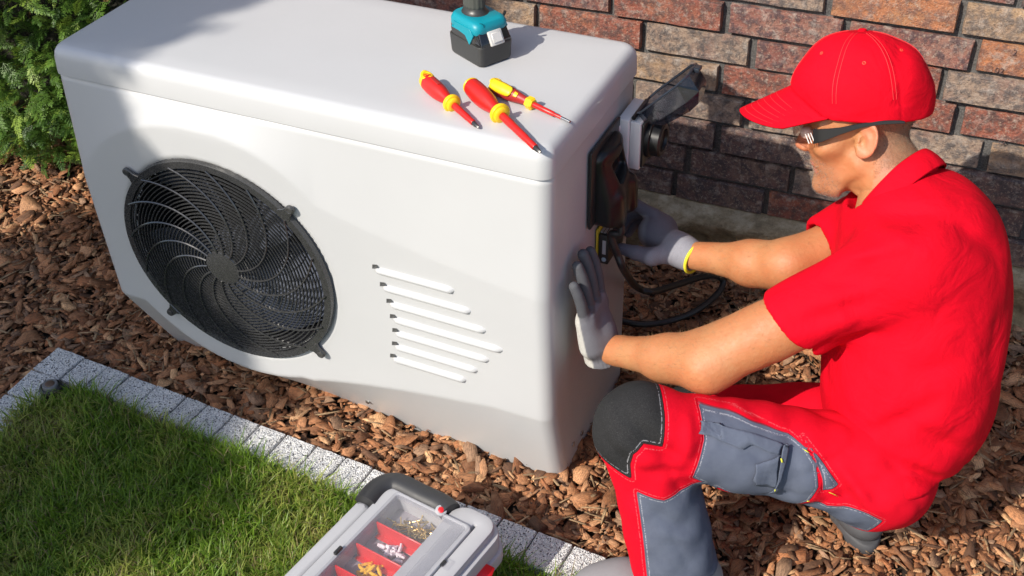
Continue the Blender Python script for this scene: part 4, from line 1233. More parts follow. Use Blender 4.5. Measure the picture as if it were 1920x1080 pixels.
# ---------------------------------------------------------------- conifers
def frond_protos(nv, seed, scale=1.0, coarse=False):
    rr = np.random.default_rng(seed); out = []
    for _ in range(nv):
        V = []; T = []; C_ = []
        def leaf(p, d, L, w, shade, up=(0, 0, 1)):
            d = np.array(d) / np.linalg.norm(d); s = np.cross(d, up); s /= max(np.linalg.norm(s), 1e-6)
            b = len(V); q = np.array(p)
            n_ = np.array(up) * w * .6
            V.extend([q - s * w * .6, q + s * w * .6, q + d * L * .55 + s * w + n_, q + d * L, q + d * L * .55 - s * w + n_])
            T.extend([(b, b + 1, b + 2), (b, b + 2, b + 4), (b + 4, b + 2, b + 3)])
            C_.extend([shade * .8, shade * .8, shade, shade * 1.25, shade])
        L = .075 * rr.uniform(.8, 1.2); n1 = 9 if not coarse else 6
        cur = rr.uniform(-.3, .3); dro = rr.uniform(.1, .5)
        def axis(t): return np.array([L * t, L * cur * t * t * .5, -L * dro * t * t * .5])
        for i in range(n1):
            t = (i + .6) / n1; p = axis(t); d0 = axis(min(t + .1, 1.1)) - p
            leaf(axis(t - .5 / n1), d0, L / n1 * 1.5, .0011 if not coarse else .003, .8)
            for sg in (-1, 1):
                a = sg * rr.uniform(.6, .85); c, s = math.cos(a), math.sin(a)
                d = np.array([d0[0] * c - d0[1] * s, d0[0] * s + d0[1] * c, d0[2] + rr.uniform(-.002, .002)]); d /= np.linalg.norm(d)
                bl = L * .50 * (1 - t * .72) * rr.uniform(.75, 1.15)
                if coarse: leaf(p, d, bl, .0042, 1.0); continue
                leaf(p, d, bl, .0011, 1.0)
                for q in range(3):
                    tt = .25 + .25 * q
                    for s2 in (-1, 1):
                        a2 = s2 * .65; c2, s3 = math.cos(a2), math.sin(a2)
                        d2 = np.array([d[0] * c2 - d[1] * s3, d[0] * s3 + d[1] * c2, d[2]])
                        leaf(p + d * bl * tt, d2, bl * .42 * (1.1 - tt) * rr.uniform(.7, 1.2), .0011, 1.05)
        out.append((np.array(V) * scale, np.array(T), np.array(C_)))
    return out

def foliage(name, protos, pos, dirs, rolls, scales, tints, mat, parent):
    Vs, Fs, Cs = [], [], []; off = 0
    idx = RNG.integers(0, len(protos), len(pos))
    d = dirs / np.linalg.norm(dirs, axis=1)[:, None]
    ref = np.tile(np.array([0, 0, 1.0]), (len(d), 1)); s = np.cross(ref, d); s /= np.maximum(np.linalg.norm(s, axis=1), 1e-6)[:, None]
    u = np.cross(d, s)
    s2 = s * np.cos(rolls)[:, None] + u * np.sin(rolls)[:, None]; u2 = np.cross(d, s2)
    for k, (V, T, Cc) in enumerate(protos):
        m = np.nonzero(idx == k)[0]
        if not len(m): continue
        Rm = np.stack([d[m], s2[m], u2[m]], 2) * scales[m][:, None, None]
        Q = np.einsum('nij,kj->nki', Rm, V) + pos[m][:, None, :]
        F = T[None] + (np.arange(len(m)) * len(V))[:, None, None] + off
        Vs.append(Q.reshape(-1, 3)); Fs.append(F.reshape(-1, 3)); off += len(m) * len(V)
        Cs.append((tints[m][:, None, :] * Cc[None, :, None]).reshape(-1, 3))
    return from_np(name, np.concatenate(Vs), np.concatenate(Fs), mat, parent, colors=np.concatenate(Cs))

def leaf_mat(name):
    n = N(name); c = n.attr('tint', 'Color'); n.base(c); n.set(Roughness=.5)
    tr = n.new('BsdfTranslucent'); n.l(c, tr.inputs[0]); mx = n.new('MixShader'); mx.inputs[0].default_value = .25
    out = n.t.nodes['Material Output']; n.l(n.b.outputs[0], mx.inputs[1]); n.l(tr.outputs[0], mx.inputs[2]); n.l(mx.outputs[0], out.inputs[0])
    return n.m

def build_conifers():
    lm = leaf_mat('conifer_scale_leaf'); bk = plain('conifer_bark', (.12, .07, .045), .9, var=.4, bump_s=.8, bump_scale=60, dist=.01)
    inner = plain('conifer_dark_shell', (.018, .016, .009), .95, var=.5, bump_s=1.0, bump_scale=50, dist=.02)  # dark tone standing for the shaded depth inside the foliage
    g1, g2, g3 = np.array([.045, .105, .018]), np.array([.115, .22, .028]), np.array([.23, .34, .05])
    def ellipsoid(c, r, n, seed, lump=.10):
        rg = np.random.default_rng(seed); v = rg.normal(size=(n, 3)); v /= np.linalg.norm(v, axis=1)[:, None]
        f = 1 + lump * np.sin(v[:, 0] * 7 + seed) * np.cos(v[:, 2] * 8 + seed) + lump * .7 * np.sin(v[:, 1] * 11 + v[:, 2] * 9)
        P = v * np.array(r) * f[:, None] + np.array(c); nrm = v / np.array(r); nrm /= np.linalg.norm(nrm, axis=1)[:, None]
        return P, nrm, rg
    # the clipped hedge shrub beyond the left end of the unit
    t = empty('conifer_shrub', (-2.12, -.10, 0)); tag(t, 'dense bright green scale leaved conifer beyond the left end of the white unit', 'shrub')
    c = (0, .0, .62); r = (.78, .36, .66)
    P, nr, rg = ellipsoid(c, r, 21000, 3, .07)
    Wp = P + np.array([-2.12, -.10, 0])
    keep = (Wp[:, 1] < .05) & (Wp[:, 2] > .03) & ((Wp[:, 0] < -1.30)) & (Wp[:, 2] < 1.3) & (Wp[:, 0] > -2.8) & (nr[:, 1] < .25)
    P, nr = P[keep], nr[keep]; n_ = len(P)
    depth = rg.power(.6, n_) * .11
    # clumps: keep gaps between sprays
    cl = np.sin(P[:, 0] * 31 + 2) * np.sin(P[:, 2] * 27 + P[:, 0] * 9) + .6 * np.sin(P[:, 2] * 63 + P[:, 0] * 41)
    depth = depth + np.where(cl < -.35, .055, 0)
    P = P - nr * depth[:, None] * .8
    d = nr * rg.uniform(.2, .9, (n_, 1)) + np.array([0, 0, 1.]) * rg.uniform(-.25, .75, (n_, 1)) + rg.normal(0, .38, (n_, 3))
    k = rg.random((n_, 1)); tint = g1 * (1 - k) + g2 * k; br_ = (rg.random((n_, 1)) < .22); tint = np.where(br_, g3, tint)
    tint = np.where(rg.random((n_, 1)) < .012, np.array([.35, .22, .08]), tint)
    protos = frond_protos(7, 5)
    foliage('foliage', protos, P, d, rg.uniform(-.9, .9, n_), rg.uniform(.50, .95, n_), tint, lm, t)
    bm = bmesh.new(); bmesh.ops.create_icosphere(bm, subdivisions=4, radius=1.0)  # added dark shell, closes the view through the sprays
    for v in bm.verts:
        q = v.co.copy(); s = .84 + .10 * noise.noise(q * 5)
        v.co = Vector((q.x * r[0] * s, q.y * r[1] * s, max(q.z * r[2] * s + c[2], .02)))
    bm_obj('dark_inner_shell', bm, inner, t, True)
    for dx in (-.3, .05, .35): tube_obj('trunk', [(dx, .02, -.02), (dx * .9, .0, .5), (dx * .8, 0, 1.0)], [.03, .022, .012], bk, t, 8)
    # the taller conifer outside the frame, front left, whose shade falls on the unit and lawn
    t = empty('conifer_tree', (-2.90, -3.81, 0)); tag(t, 'tall narrow conifer standing on the lawn left of the camera', 'tree')
    rg = np.random.default_rng(9); Ht = 4.05
    n_ = 7500
    h = rg.uniform(.25, Ht, n_); a = rg.uniform(0, 2 * np.pi, n_)
    prof = np.interp(h, [.2, .6, 1.5, 1.9, 2.2, 2.5, 2.8, 3.1, 3.4, 3.7, 4.0], [.45, .65, .72, .66, .54, .40, .27, .18, .11, .07, .01])
    rad = prof * (1 + .13 * np.sin(a * 5 + h * 6) + .08 * np.sin(h * 17 + a * 3)) * (1 - rg.power(.45, n_) * .10 * 0 - rg.random(n_) ** 2 * .5)
    P = np.stack([np.cos(a) * rad, np.sin(a) * rad, h], 1)
    d = np.stack([np.cos(a), np.sin(a), rg.uniform(.0, .9, n_)], 1) + rg.normal(0, .3, (n_, 3))
    k = rg.random((n_, 1)); tint = g1 * (1 - k) + g2 * k
    foliage('foliage', frond_protos(5, 8, 2.4, True), P, d, rg.uniform(-1.2, 1.2, n_), rg.uniform(.7, 1.3, n_), tint, lm, t)
    bm = bmesh.new(); lathe(bm, [(.3, .02)] + [(hh, float(np.interp(hh, [.2, .6, 1.5, 1.9, 2.2, 2.5, 2.8, 3.1, 3.4, 3.7, 4.0], [.45, .65, .72, .66, .54, .40, .27, .18, .11, .07, .01])) * .85) for hh in (.4, .9, 1.6, 2.2, 2.7, 3.2, 3.7, 4.0)] + [(4.08, .01)], (0, 0, 0), (0, 0, 1), 20)  # solid dark core added inside the crown
    bm_obj('dark_inner_shell', bm, inner, t, True)
    tube_obj('trunk', [(0, 0, -.05), (0, 0, 1.5), (0, 0, 4.1)], [.08, .06, .02], bk, t, 10)

build_fittings(unit)
build_cable()
SG = 'insulated screwdrivers lying on the lid'
screwdriver('red screwdriver with yellow hanging eye, shortest, left of the other two', (-0.5182, -0.7660, 0.7750), (-0.3752, -0.8655, 0.7600), .088, .0150, 'eye', SG)
screwdriver('red screwdriver with plain bulbous handle, largest, in the middle', (-0.4367, -0.7615, 0.7750), (-0.2547, -0.9019, 0.7600), .100, .0170, 'plain', SG)
screwdriver('thin red screwdriver with yellow inlaid handle pointing at the right edge', (-0.4034, -0.7427, 0.7740), (-0.2466, -0.7960, 0.7600), .078, .0130, 'hex', SG)
build_driver()
toolbox = build_toolbox()
bpy.context.view_layer.update()
build_fixings(toolbox)
build_conifers()
# ---------------------------------------------------------------- the crouching technician
def poly_sd(Q, poly):
    """signed distance (negative inside) of 2D points to a polygon"""
    Q = np.asarray(Q, float); P = np.asarray(poly, float); n = len(P)
    d = np.full(len(Q), 1e9); s = np.ones(len(Q))
    for i in range(n):
        a, b = P[i], P[(i - 1) % n]; e = b - a; w = Q - a
        t = np.clip((w @ e) / max(e @ e, 1e-12), 0, 1); bb = w - t[:, None] * e
        d = np.minimum(d, (bb ** 2).sum(1))
        c1 = Q[:, 1] >= a[1]; c2 = Q[:, 1] < b[1]; c3 = e[0] * w[:, 1] > e[1] * w[:, 0]
        s = np.where((c1 & c2 & c3) | (~c1 & ~c2 & ~c3), -s, s)
    return s * np.sqrt(d)

def nz(v): v = np.array(v, float); return v / np.linalg.norm(v)
def set_float(o, name, arr):
    a = o.data.attributes.new(name, 'FLOAT', 'POINT'); a.data.foreach_set('value', np.asarray(arr, np.float32))
def verts_of(o):
    v = np.empty(len(o.data.vertices) * 3, np.float32); o.data.vertices.foreach_get('co', v); return v.reshape(-1, 3).astype(float)

def fabric(name, col, weave=900, rough=.85, col2=None, bs=.35):
    n = N(name); v = n.coord()
    w1 = n.new('TexWave'); w1.wave_type = 'BANDS'; w1.bands_direction = 'DIAGONAL'; w1.inputs['Scale'].default_value = weave; n.l(v, w1.inputs[0])
    f = n.noise(v, 26, 5, .6); ff = n.noise(v, 1400, 2)
    lo = tuple(c * .90 for c in col)
    c = n.ramp(f, [(.35, lo), (.65, col)])
    n.base(c)
    nw = n.new('TexNoise'); nw.inputs['Scale'].default_value = 13; nw.inputs['Detail'].default_value = 3; nw.inputs['Distortion'].default_value = 1.6; n.l(v, nw.inputs['Vector'])
    n.set(Roughness=rough, Normal=n.bump(nw.outputs[0], .40, .012, n.bump(n.noise(v, 60, 4), .35, .002, n.bump(ff, bs, .0009))))
    n.b.inputs['Specular IOR Level'].default_value = .10
    return n

def build_man():
    t = empty('person', (0.1133, -0.7884, 0.0000)); base = np.array(t.location)
    tag(t, 'crouching technician in red cap and polo shirt reaching to the unit with grey gloves', 'person')
    inv = Matrix.Translation(-t.location)
    def adopt(o):
        o.parent = t; o.matrix_parent_inverse = inv; return o
    # frames
    F = nz((-.957, -.234, -.137)); U = np.array((-.006, .27, .962)); U = nz(U - F * (U @ F)); L = np.cross(U, F)
    HR = np.stack([F, L, U], 1)
    ear = np.array((0.1862, -0.6405, 0.7347)); hs = .97
    HO = ear - L * .074 * hs
    def H(x, y, z): return HO + HR @ (np.array((x, y, z)) * hs)
    NB = np.array((0.2549, -0.6119, 0.6497))
    LSH, LEL, LWR = np.array((0.2997, -0.7572, 0.5987)), np.array((0.0306, -0.8879, 0.4170)), np.array((-0.1800, -0.8004, 0.3198))
    LFM = np.array((-0.0455, -0.8551, 0.3811))
    RSH, REL, RWR = np.array((0.2077, -0.5486, 0.5025)), np.array((0.1036, -0.6443, 0.4749)), np.array((-0.0858, -0.5895, 0.4099))
    RFM = np.array((0.0377, -0.6262, 0.4489))
    # ------------------------------------------------ skin
    def toH(P): return ((P - HO) @ HR) / hs
    def fc(Q):
        Q = Q.copy(); Q[:, 0] = np.where(Q[:, 0] > .02, .02 + (Q[:, 0] - .02) / .80, Q[:, 0])
        Q[:, 0] = Q[:, 0] + .42 * np.clip(-.022 - Q[:, 2], 0, .09) * np.clip(Q[:, 0] / .04, 0, 1)
        return Q
    def head(P):
        Q0 = toH(P); Q = fc(Q0); A = Q.copy(); A[:, 1] = np.abs(A[:, 1])
        d = sd_ell(Q, (-.006, 0, .052), (.097, .076, .086))
        d = smin(d, sd_ell(Q, (.045, 0, -.005), (.052, .058, .075)), .03)
        d = smin(d, sd_cap(A, (.005, .046, -.045), (.072, .018, -.088), .020, .018), .025)
        d = smin(d, sd_ell(Q, (.082, 0, -.088), (.019, .022, .018)), .016)
        d = smin(d, sd_ell(Q, (.070, 0, -.055), (.030, .036, .032)), .02)
        d = smin(d, sd_cap(A, (.084, .0, .030), (.070, .050, .026), .013, .010), .014)
        d = smin(d, sd_ell(A, (.058, .048, -.014), (.026, .018, .018)), .02)
        d = smax(d, -sd_ell(A, (.098, .031, .008), (.016, .019, .013)), .010)
        d = smin(d, sd_cap(Q, (.092, 0, .022), (.112, 0, -.016), .0065, .0105), .009)
        d = smin(d, sd_ell(A, (.104, .010, -.020), (.010, .0075, .008)), .005)
        d = smax(d, -sd_ell(A, (.106, .006, -.029), (.005, .0035, .005)), .003)
        d = smin(d, sd_ell(Q, (.093, 0, -.050), (.011, .023, .0060)), .005)
        d = smin(d, sd_ell(Q, (.091, 0, -.061), (.010, .020, .0065)), .005)
        d = smax(d, -sd_cap(A, (.105, 0, -.0555), (.088, .026, -.057), .0016), .003)
        # cheek hollow and jaw line
        d = smax(d, -sd_ell(A, (.050, .072, -.050), (.03, .013, .022)), .018)
        Q = Q0
        # neck with two cords
        nb = toH(NB[None])[0]
        neck = sd_cap(Q, (-.022, 0, -.02), nb, .052, .062)
        d = smin(d, neck, .022)
        d = smin(d, sd_cap(Q, (-.018, .056, -.032), (nb[0] + .062, .030, nb[2] + .000), .011, .010), .012)
        d = smin(d, sd_cap(Q, (-.045, .040, -.05), (nb[0] + .01, .058, nb[2] + .012), .012, .012), .014)
        d = smin(d, sd_cap(Q, (.062, 0, -.092), (nb[0] + .060, 0, nb[2] + .01), .012, .018), .03)
        # ears: rim, bowl, lobe, tilted back
        for sg in (1, -1):
            E = Q.copy(); E[:, 1] *= sg
            c = np.array((-.010, .0775, .004)); G = E - c
            ca, sa = math.cos(.22), math.sin(.22)
            gx = G[:, 0] * ca + G[:, 2] * sa; gz = -G[:, 0] * sa + G[:, 2] * ca; gy = G[:, 1] + gx * .55
            rad = np.sqrt((gx / .0165) ** 2 + (gz / .029) ** 2)
            q2 = np.stack([gx, gy, gz], 1)
            disc = sd_ell(q2, (0, 0, 0), (.0175, .0062, .0305))
            k = np.maximum(np.sqrt((gx / 1.0) ** 2 + (gz / 1.75) ** 2) - .0, 0)
            rim = np.sqrt((k - .0140) ** 2 + (gy - .0038) ** 2) - .0034
            rim = np.where((gx > .006) & (gz < .012) & (gz > -.012), .02, rim)
            ear_ = smin(disc, rim, .004)
            ear_ = smax(ear_, -sd_ell(q2, (.003, .0065, -.004), (.0075, .0065, .0115)), .003)
            ear_ = smax(ear_, -sd_ell(q2, (-.003, .0075, .011), (.0085, .0050, .0085)), .003)
            ear_ = smin(ear_, sd_ell(q2, (.003, .002, -.024), (.0080, .0050, .0080)), .004)
            ear_ = smin(ear_, sd_cap(q2, (.0125, .003, .001), (.0118, .004, -.006), .0030), .003)
            ear_ = smin(ear_, sd_cap(q2, (-.003, .003, .004), (.0035, .003, .016), .0024, .002), .003)
            ear_ = smin(ear_, sd_cap(q2, (-.002, .003, .004), (-.0045, .0035, -.010), .0024, .002), .003)
            d = smin(d, ear_, .006)
        # forehead / neck wrinkles
        w = .0008 * np.sin(Q[:, 2] * 260 + Q[:, 0] * 120) * np.exp(-((Q[:, 2] + .095) / .03) ** 2 - ((Q[:, 0] + .01) / .05) ** 2)
        return (d + w) * hs
    def arm_l(P):
        d = sd_cap(P, LSH, LEL, .0535, .0405)
        d = smin(d, sd_cap(P, LEL, LFM, .0385, .0365), .04)
        d = smin(d, sd_cap(P, LFM, LWR, .0355, .0250), .03)
        d = d + .0006 * np.sin(P[:, 0] * 95 + P[:, 2] * 60) * np.sin(P[:, 1] * 80 + P[:, 2] * 35)
        d = smin(d, sd_cap(P, (-0.0077, -0.8617, 0.4028), (0.1137, -0.8394, 0.4816), .0335, .0420), .03)
        d = smin(d, sd_ell(P, LEL + (np.array((0.0408, -0.9018, 0.3946)) - LEL) * .55, (.020, .020, .020)), .02)
        return d
    def arm_r(P):
        d = sd_cap(P, RSH, REL, .050, .038)
        d = smin(d, sd_cap(P, REL, RFM, .036, .0360), .04)
        d = smin(d, sd_cap(P, RFM, RWR, .0350, .0250), .03)
        d = d + .0006 * np.sin(P[:, 0] * 95 + P[:, 2] * 60) * np.sin(P[:, 1] * 80 + P[:, 2] * 35)
        return smin(d, sd_cap(P, REL + (RFM - REL) * .2 - np.array((0, 0, .012)), RFM - np.array((0, 0, .008)), .030, .028), .02)
    def torso_core(P):
        d = sd_cap(P, NB, np.array((0.2994, -0.7011, 0.4511)), .06, .10)
        d = smin(d, sd_cap(P, np.array((0.2994, -0.7011, 0.4511)), np.array((0.3248, -0.7865, 0.2171)), .10, .09), .05)
        d = smin(d, sd_cap(P, LSH, RSH, .045), .05)
        return d
    ANK, TOE, HEEL = np.array((0.0440, -1.0358, 0.1000)), np.array((-0.0757, -1.0889, 0.0300)), np.array((0.0937, -1.0148, 0.0350))
    KN, HIP = np.array((-0.0386, -1.0025, 0.3477)), np.array((0.2785, -0.8727, 0.2699))
    def leg_core(P):
        d = sd_cap(P, HIP, KN, .06, .045); d = smin(d, sd_cap(P, KN, ANK, .040, .032), .03)
        return d
    def bounds(pts, m):
        a = np.array(pts); return a.min(0) - m, a.max(0) + m
    parts = []
    lo, hi = bounds([H(-.12, -.09, -.14), H(.13, .09, .15), H(.13, -.09, -.14), H(-.12, .09, .15), NB], .05)
    parts.append(surface_net(head, lo, hi, .0026))
    lo, hi = bounds([LSH, LEL, LWR], .07); parts.append(surface_net(arm_l, lo, hi, .0048))
    lo, hi = bounds([RSH, REL, RWR], .06); parts.append(surface_net(arm_r, lo, hi, .0048))
    lo, hi = bounds([NB, LSH, RSH, HIP], .11); parts.append(surface_net(torso_core, lo, hi, .014))
    lo, hi = bounds([HIP, KN, ANK], .08); parts.append(surface_net(leg_core, lo, hi, .009))
    V = np.concatenate([p[0] for p in parts]); off = 0; Fs = []
    for p in parts: Fs.append(p[1] + off); off += len(p[0])
    n = N('skin'); v = n.coord(); tint = n.attr('tint', 'Color')
    f = n.noise(v, 15, 6, .65); f2 = n.noise(v, 600, 3, .6); f3 = n.noise(v, 90, 4, .6)
    c = n.mix(n.ramp(f, [(.35, .0), (.62, .55)]), tint, n.mix(1.0, tint, (1.0, .62, .52), 'MULTIPLY'))
    c = n.mix(n.ramp(f3, [(.62, 0), (.76, .35)]), c, n.mix(1.0, tint, (.80, .60, .5), 'MULTIPLY'))
    n.base(c); n.set(Roughness=n.ramp(f3, [(.3, .46), (.7, .66)]), Normal=n.bump(f2, .5, .0008, n.bump(f3, .35, .003, n.bump(f, .35, .006))))
    n.b.inputs['Subsurface Weight'].default_value = .12; n.b.inputs['Subsurface Radius'].default_value = (.012, .005, .003); n.b.inputs['Subsurface Scale'].default_value = .5
    Q = toH(V); nH = len(parts[0][0])
    tn = np.tile(np.array([.43, .195, .083]), (len(V), 1))
    hq = fc(Q[:nH])
    def blend(mask, col):
        m = np.clip(mask, 0, 1)[:, None]; tn[:nH] = tn[:nH] * (1 - m) + np.array(col) * m
    blend(np.exp(-((hq[:, 0] - .112) ** 2 + hq[:, 1] ** 2 + (hq[:, 2] + .018) ** 2) / .018 ** 2) * .7, (.60, .22, .14))
    blend((np.abs(hq[:, 1]) > .078) * .45, (.62, .25, .16))
    beard = np.clip((hq[:, 0] - .030) / .03, 0, 1) * np.clip((-.030 - hq[:, 2] + .3 * np.clip(hq[:, 0] - .08, 0, 1)) / .02, 0, 1) * np.clip((hq[:, 2] + .125) / .02, 0, 1)
    blend(beard * .20, (.36, .24, .17))
    lips = (np.abs(hq[:, 2] + .055) < .011) & (hq[:, 0] > .088) & (np.abs(hq[:, 1]) < .022); blend(lips * .8, (.50, .20, .15))
    hairz = np.clip((-.022 - hq[:, 0]) / .02, 0, 1) * np.clip((hq[:, 2] + .085 ) / .05, 0, 1)
    blend(hairz * .62, (.17, .115, .08))
    blend(np.clip((-hq[:, 2] - .10) / .03, 0, 1) * .25, (.60, .27, .14))
    body = from_np('body', V, np.concatenate(Fs), n.m, None, True, colors=tn); adopt(body)
    # short stubble and clipped hair as tiny strands
    def strands(name, mask_fn, count, ln, col, lift, rs):
        rg = np.random.default_rng(rs); m = mask_fn(hq); idx = np.nonzero(rg.random(nH) < m)[0]
        if len(idx) == 0: return
        idx = rg.choice(idx, count)
        me = body.data; nr = np.empty(len(me.vertices) * 3, np.float32); me.vertex_normals.foreach_get('vector', nr); nr = nr.reshape(-1, 3)[idx]
        p = V[idx] + rg.normal(0, .0013, (count, 3)); p = p - nr * (np.einsum('ij,ij->i', p - V[idx], nr))[:, None]
        down = -U * lift + F * .0
        d = nr * .75 + down + rg.normal(0, .35, (count, 3)); d /= np.linalg.norm(d, axis=1)[:, None]
        s = np.cross(d, rg.normal(size=(count, 3))); s /= np.linalg.norm(s, axis=1)[:, None]
        l = ln * rg.uniform(.5, 1.2, (count, 1)); w = .00016
        VV = np.stack([p - s * w, p + s * w, p + d * l], 1).reshape(-1, 3)
        FF = np.arange(count * 3).reshape(-1, 3)
        cc = np.array(col) * rg.uniform(.4, 1.6, (count, 1)); 
        nn = N(name + '_fibre'); nn.base(nn.attr('tint', 'Color')); nn.set(Roughness=1.0); nn.b.inputs['Specular IOR Level'].default_value = 0
        adopt(from_np(name, VV, FF, nn.m, None, colors=np.repeat(cc, 3, 0)))
    strands('clipped_hair', lambda q: ((q[:, 0] < -.022) & (q[:, 2] > -.062) & (q[:, 2] < .06) & (np.abs(q[:, 1]) < .079)) * 1.0, 15000, .0030, (.16, .12, .09), .7, 1)
    strands('stubble', lambda q: ((q[:, 0] > .052) & (q[:, 2] < -.034 + .35 * (q[:, 0] - .09)) & (q[:, 2] > -.118)) * np.clip((q[:, 0] - .042) / .03, .15, 1), 5200, .0026, (.25, .20, .16), .5, 2)
    def arm_hair(k0, k1, count, rs):
        rg = np.random.default_rng(rs); me = body.data; nr = np.empty(len(me.vertices) * 3, np.float32); me.vertex_normals.foreach_get('vector', nr); nr = nr.reshape(-1, 3)
        ok = np.arange(k0, k1); sd_ = (V[ok] - (LSH + (LEL - LSH) * .60)) @ nz(LEL - LSH) if rs == 5 else (V[ok] - (RSH + (REL - RSH) * .6)) @ nz(REL - RSH)
        wr = LWR if rs == 5 else RWR
        ok = ok[(sd_ > .012) & (np.sqrt(((V[ok] - wr) ** 2).sum(1)) > .035)]; idx = rg.choice(ok, count); p = V[idx] + rg.normal(0, .002, (count, 3)); p -= nr[idx] * (np.einsum('ij,ij->i', p - V[idx], nr[idx]))[:, None]
        d = nr[idx] * .35 + nz(LWR - LEL) * .8 + rg.normal(0, .35, (count, 3)); d /= np.linalg.norm(d, axis=1)[:, None]
        s = np.cross(d, nr[idx]); s /= np.maximum(np.linalg.norm(s, axis=1), 1e-6)[:, None]
        l = .0075 * rg.uniform(.4, 1.2, (count, 1)); w = .00012
        VV = np.stack([p - s * w, p + s * w, p + d * l], 1).reshape(-1, 3)
        nn = plain_cache('arm_hair_fibre', (.26, .16, .08), .5)
        adopt(from_np('arm_hair', VV, np.arange(count * 3).reshape(-1, 3), nn, None))
    arm_hair(nH, nH + len(parts[1][0]), 4200, 5); arm_hair(nH + len(parts[1][0]), nH + len(parts[1][0]) + len(parts[2][0]), 2600, 6)
    # eye under the glasses
    ew = plain('eye_white', (.75, .70, .66), .15)
    for sg in (1, -1):
        e = net_obj('eye', lambda P: sd_ell(P, H(.0835, sg * .031, .010), (.0105, .0105, .0105)), H(.0835, sg * .031, .010) - .014, H(.0835, sg * .031, .010) + .014, .0022, ew); adopt(e)
    # ------------------------------------------------ cap
    nred = fabric('cap_red_cotton', (.60, .0015, .013), 900, .8)
    vv = nred.coord(); capm = nred.m
    def capf(P):
        Q = toH(P)
        c = np.array((-.008, 0, .066)); G = Q - c
        up = np.maximum(G[:, 2], 0)
        rx = .116; ry = .090; rz = .104
        # slightly peaked front panel
        rzz = rz + .006 * np.clip(G[:, 0] / .08, -1, 1)
        q2 = np.stack([G[:, 0], G[:, 1], np.where(G[:, 2] > 0, G[:, 2] * rz / rzz, G[:, 2] * .62)], 1)
        d = sd_ell(q2, (0, 0, 0), (rx, ry, rz))
        ang = np.arctan2(G[:, 1] / ry, G[:, 0] / rx)
        rr_ = np.sqrt((G[:, 0] / rx) ** 2 + (G[:, 1] / ry) ** 2)
        # six panel seams, grooves
        sm = np.abs(((ang + math.pi / 6 * 0) / (math.pi / 3) + .5) % 1 - .5) * (math.pi / 3) * rr_ * .10
        d = d + .0011 * np.exp(-(sm / .0022) ** 2)
        # soft dents and folds
        d = d + .0035 * np.exp(-(((G[:, 0] + .055) / .014) ** 2 + ((G[:, 1] - .055) / .03) ** 2)) * (G[:, 2] > -.01)
        d = d + .0022 * np.sin(Q[:, 0] * 70 + Q[:, 2] * 35) * np.clip(-(G[:, 0] + .03) / .08, 0, 1) + .0014 * np.sin(Q[:, 0] * 40 - Q[:, 2] * 60 + Q[:, 1] * 30)
        low = Q[:, 2] - (.034 + .10 * np.clip(Q[:, 0], -.1, .1) + .72 * np.clip(Q[:, 0] - .055, 0, 1))
        d = smax(d, -low, .003)
        return d * hs
    lo, hi = bounds([H(-.14, -.11, .01), H(.13, .11, .19), H(-.14, .11, .01), H(.13, -.11, .19), H(-.14, .11, .19), H(.13, -.11, .01)], .01)
    cap = net_obj('cap', capf, lo, hi, .0027, capm); adopt(cap)
    # visor: curved sheet with edge, in head space
    g = []; nu, nv_ = 22, 15
    for i in range(nu):
        a = -1.30 + 2.60 * i / (nu - 1); row = []
        for k in range(nv_):
            s = k / (nv_ - 1)
            bx_, by_ = -.008 + .112 * math.cos(a * .80) + .0, .087 * math.sin(a * .80) / math.sin(1.04) * .92
            tx_, ty_ = .085 + .108 * math.cos(a * 1.0) ** .8 if math.cos(a) > 0 else .085, .082 * math.sin(a) / math.sin(1.30)
            x = bx_ + (tx_ - bx_) * s; y = by_ + (ty_ - by_) * s
            z0 = .034 + .10 * min(bx_, .1) + .72 * max(bx_ - .055, 0)
            z = z0 + .004 - (z0 - .034) * s * .80 - 1.1 * (y * y) * s - (bx_ < .05) * 0
            row.append(H(x, y, z) - base)
        g.append(row)
    bm = bmesh.new(); G_ = [[bm.verts.new(p) for p in r] for r in g]
    for i in range(nu - 1):
        for k in range(nv_ - 1): bm.faces.new((G_[i][k], G_[i + 1][k], G_[i + 1][k + 1], G_[i][k + 1]))
    vis = bm_obj('visor', bm, capm, t, True); md = vis.modifiers.new('t', 'SOLIDIFY'); md.thickness = .0035; md.offset = 0
    # visor stitching rows, button, eyelets
    st = plain('cap_thread', (.66, .025, .03), .7)
    for s in (.30, .42, .54, .66, .78, .90):
        k = s * (nv_ - 1); k0 = int(k); fr = k - k0
        pts = [Vector(g[i][k0]) * (1 - fr) + Vector(g[i][min(k0 + 1, nv_ - 1)]) * fr + Vector(U) * .0019 for i in range(2, nu - 2)]
        adopt_o = tube_obj('visor_stitching', pts, .00045, st, vis, 4)
    lathe_obj('cap_button', [(-.003, .0075), (.000, .0075), (.0018, .0055), (.0026, .002)], Vector(H(-.010, .0, .1695) - base), tuple(U), capm, t, 14)
    eyc = plain('cap_eyelet', (.66, .05, .025), .6); eyd = plain('eyelet_hole', (.12, .0, .005), .9)
    def on_cap(az, el):
        d = np.array((math.cos(el) * math.cos(az), math.cos(el) * math.sin(az), math.sin(el)))
        lo_, hi_ = .05, .15
        for _ in range(22):
            m = (lo_ + hi_) / 2; q = H(*(np.array((-.008, 0, .066)) + d * m))
            if capf(q[None])[0] < 0: lo_ = m
            else: hi_ = m
        return H(*(np.array((-.008, 0, .066)) + d * (lo_ + .0009))), HR @ d
    for k in range(6):
        for s in (-1, 1):
            pts = []
            for i in range(16):
                el = .02 + 1.36 * i / 15; az_ = k * math.pi / 3 + s * .0032 / (.10 * max(math.cos(el), .12))
                p, nrm = on_cap(az_, el); pts.append(Vector(p - base) + Vector(nrm) * -.0004)
            tube_obj('panel_stitching', pts, .00042, st, t, 4)
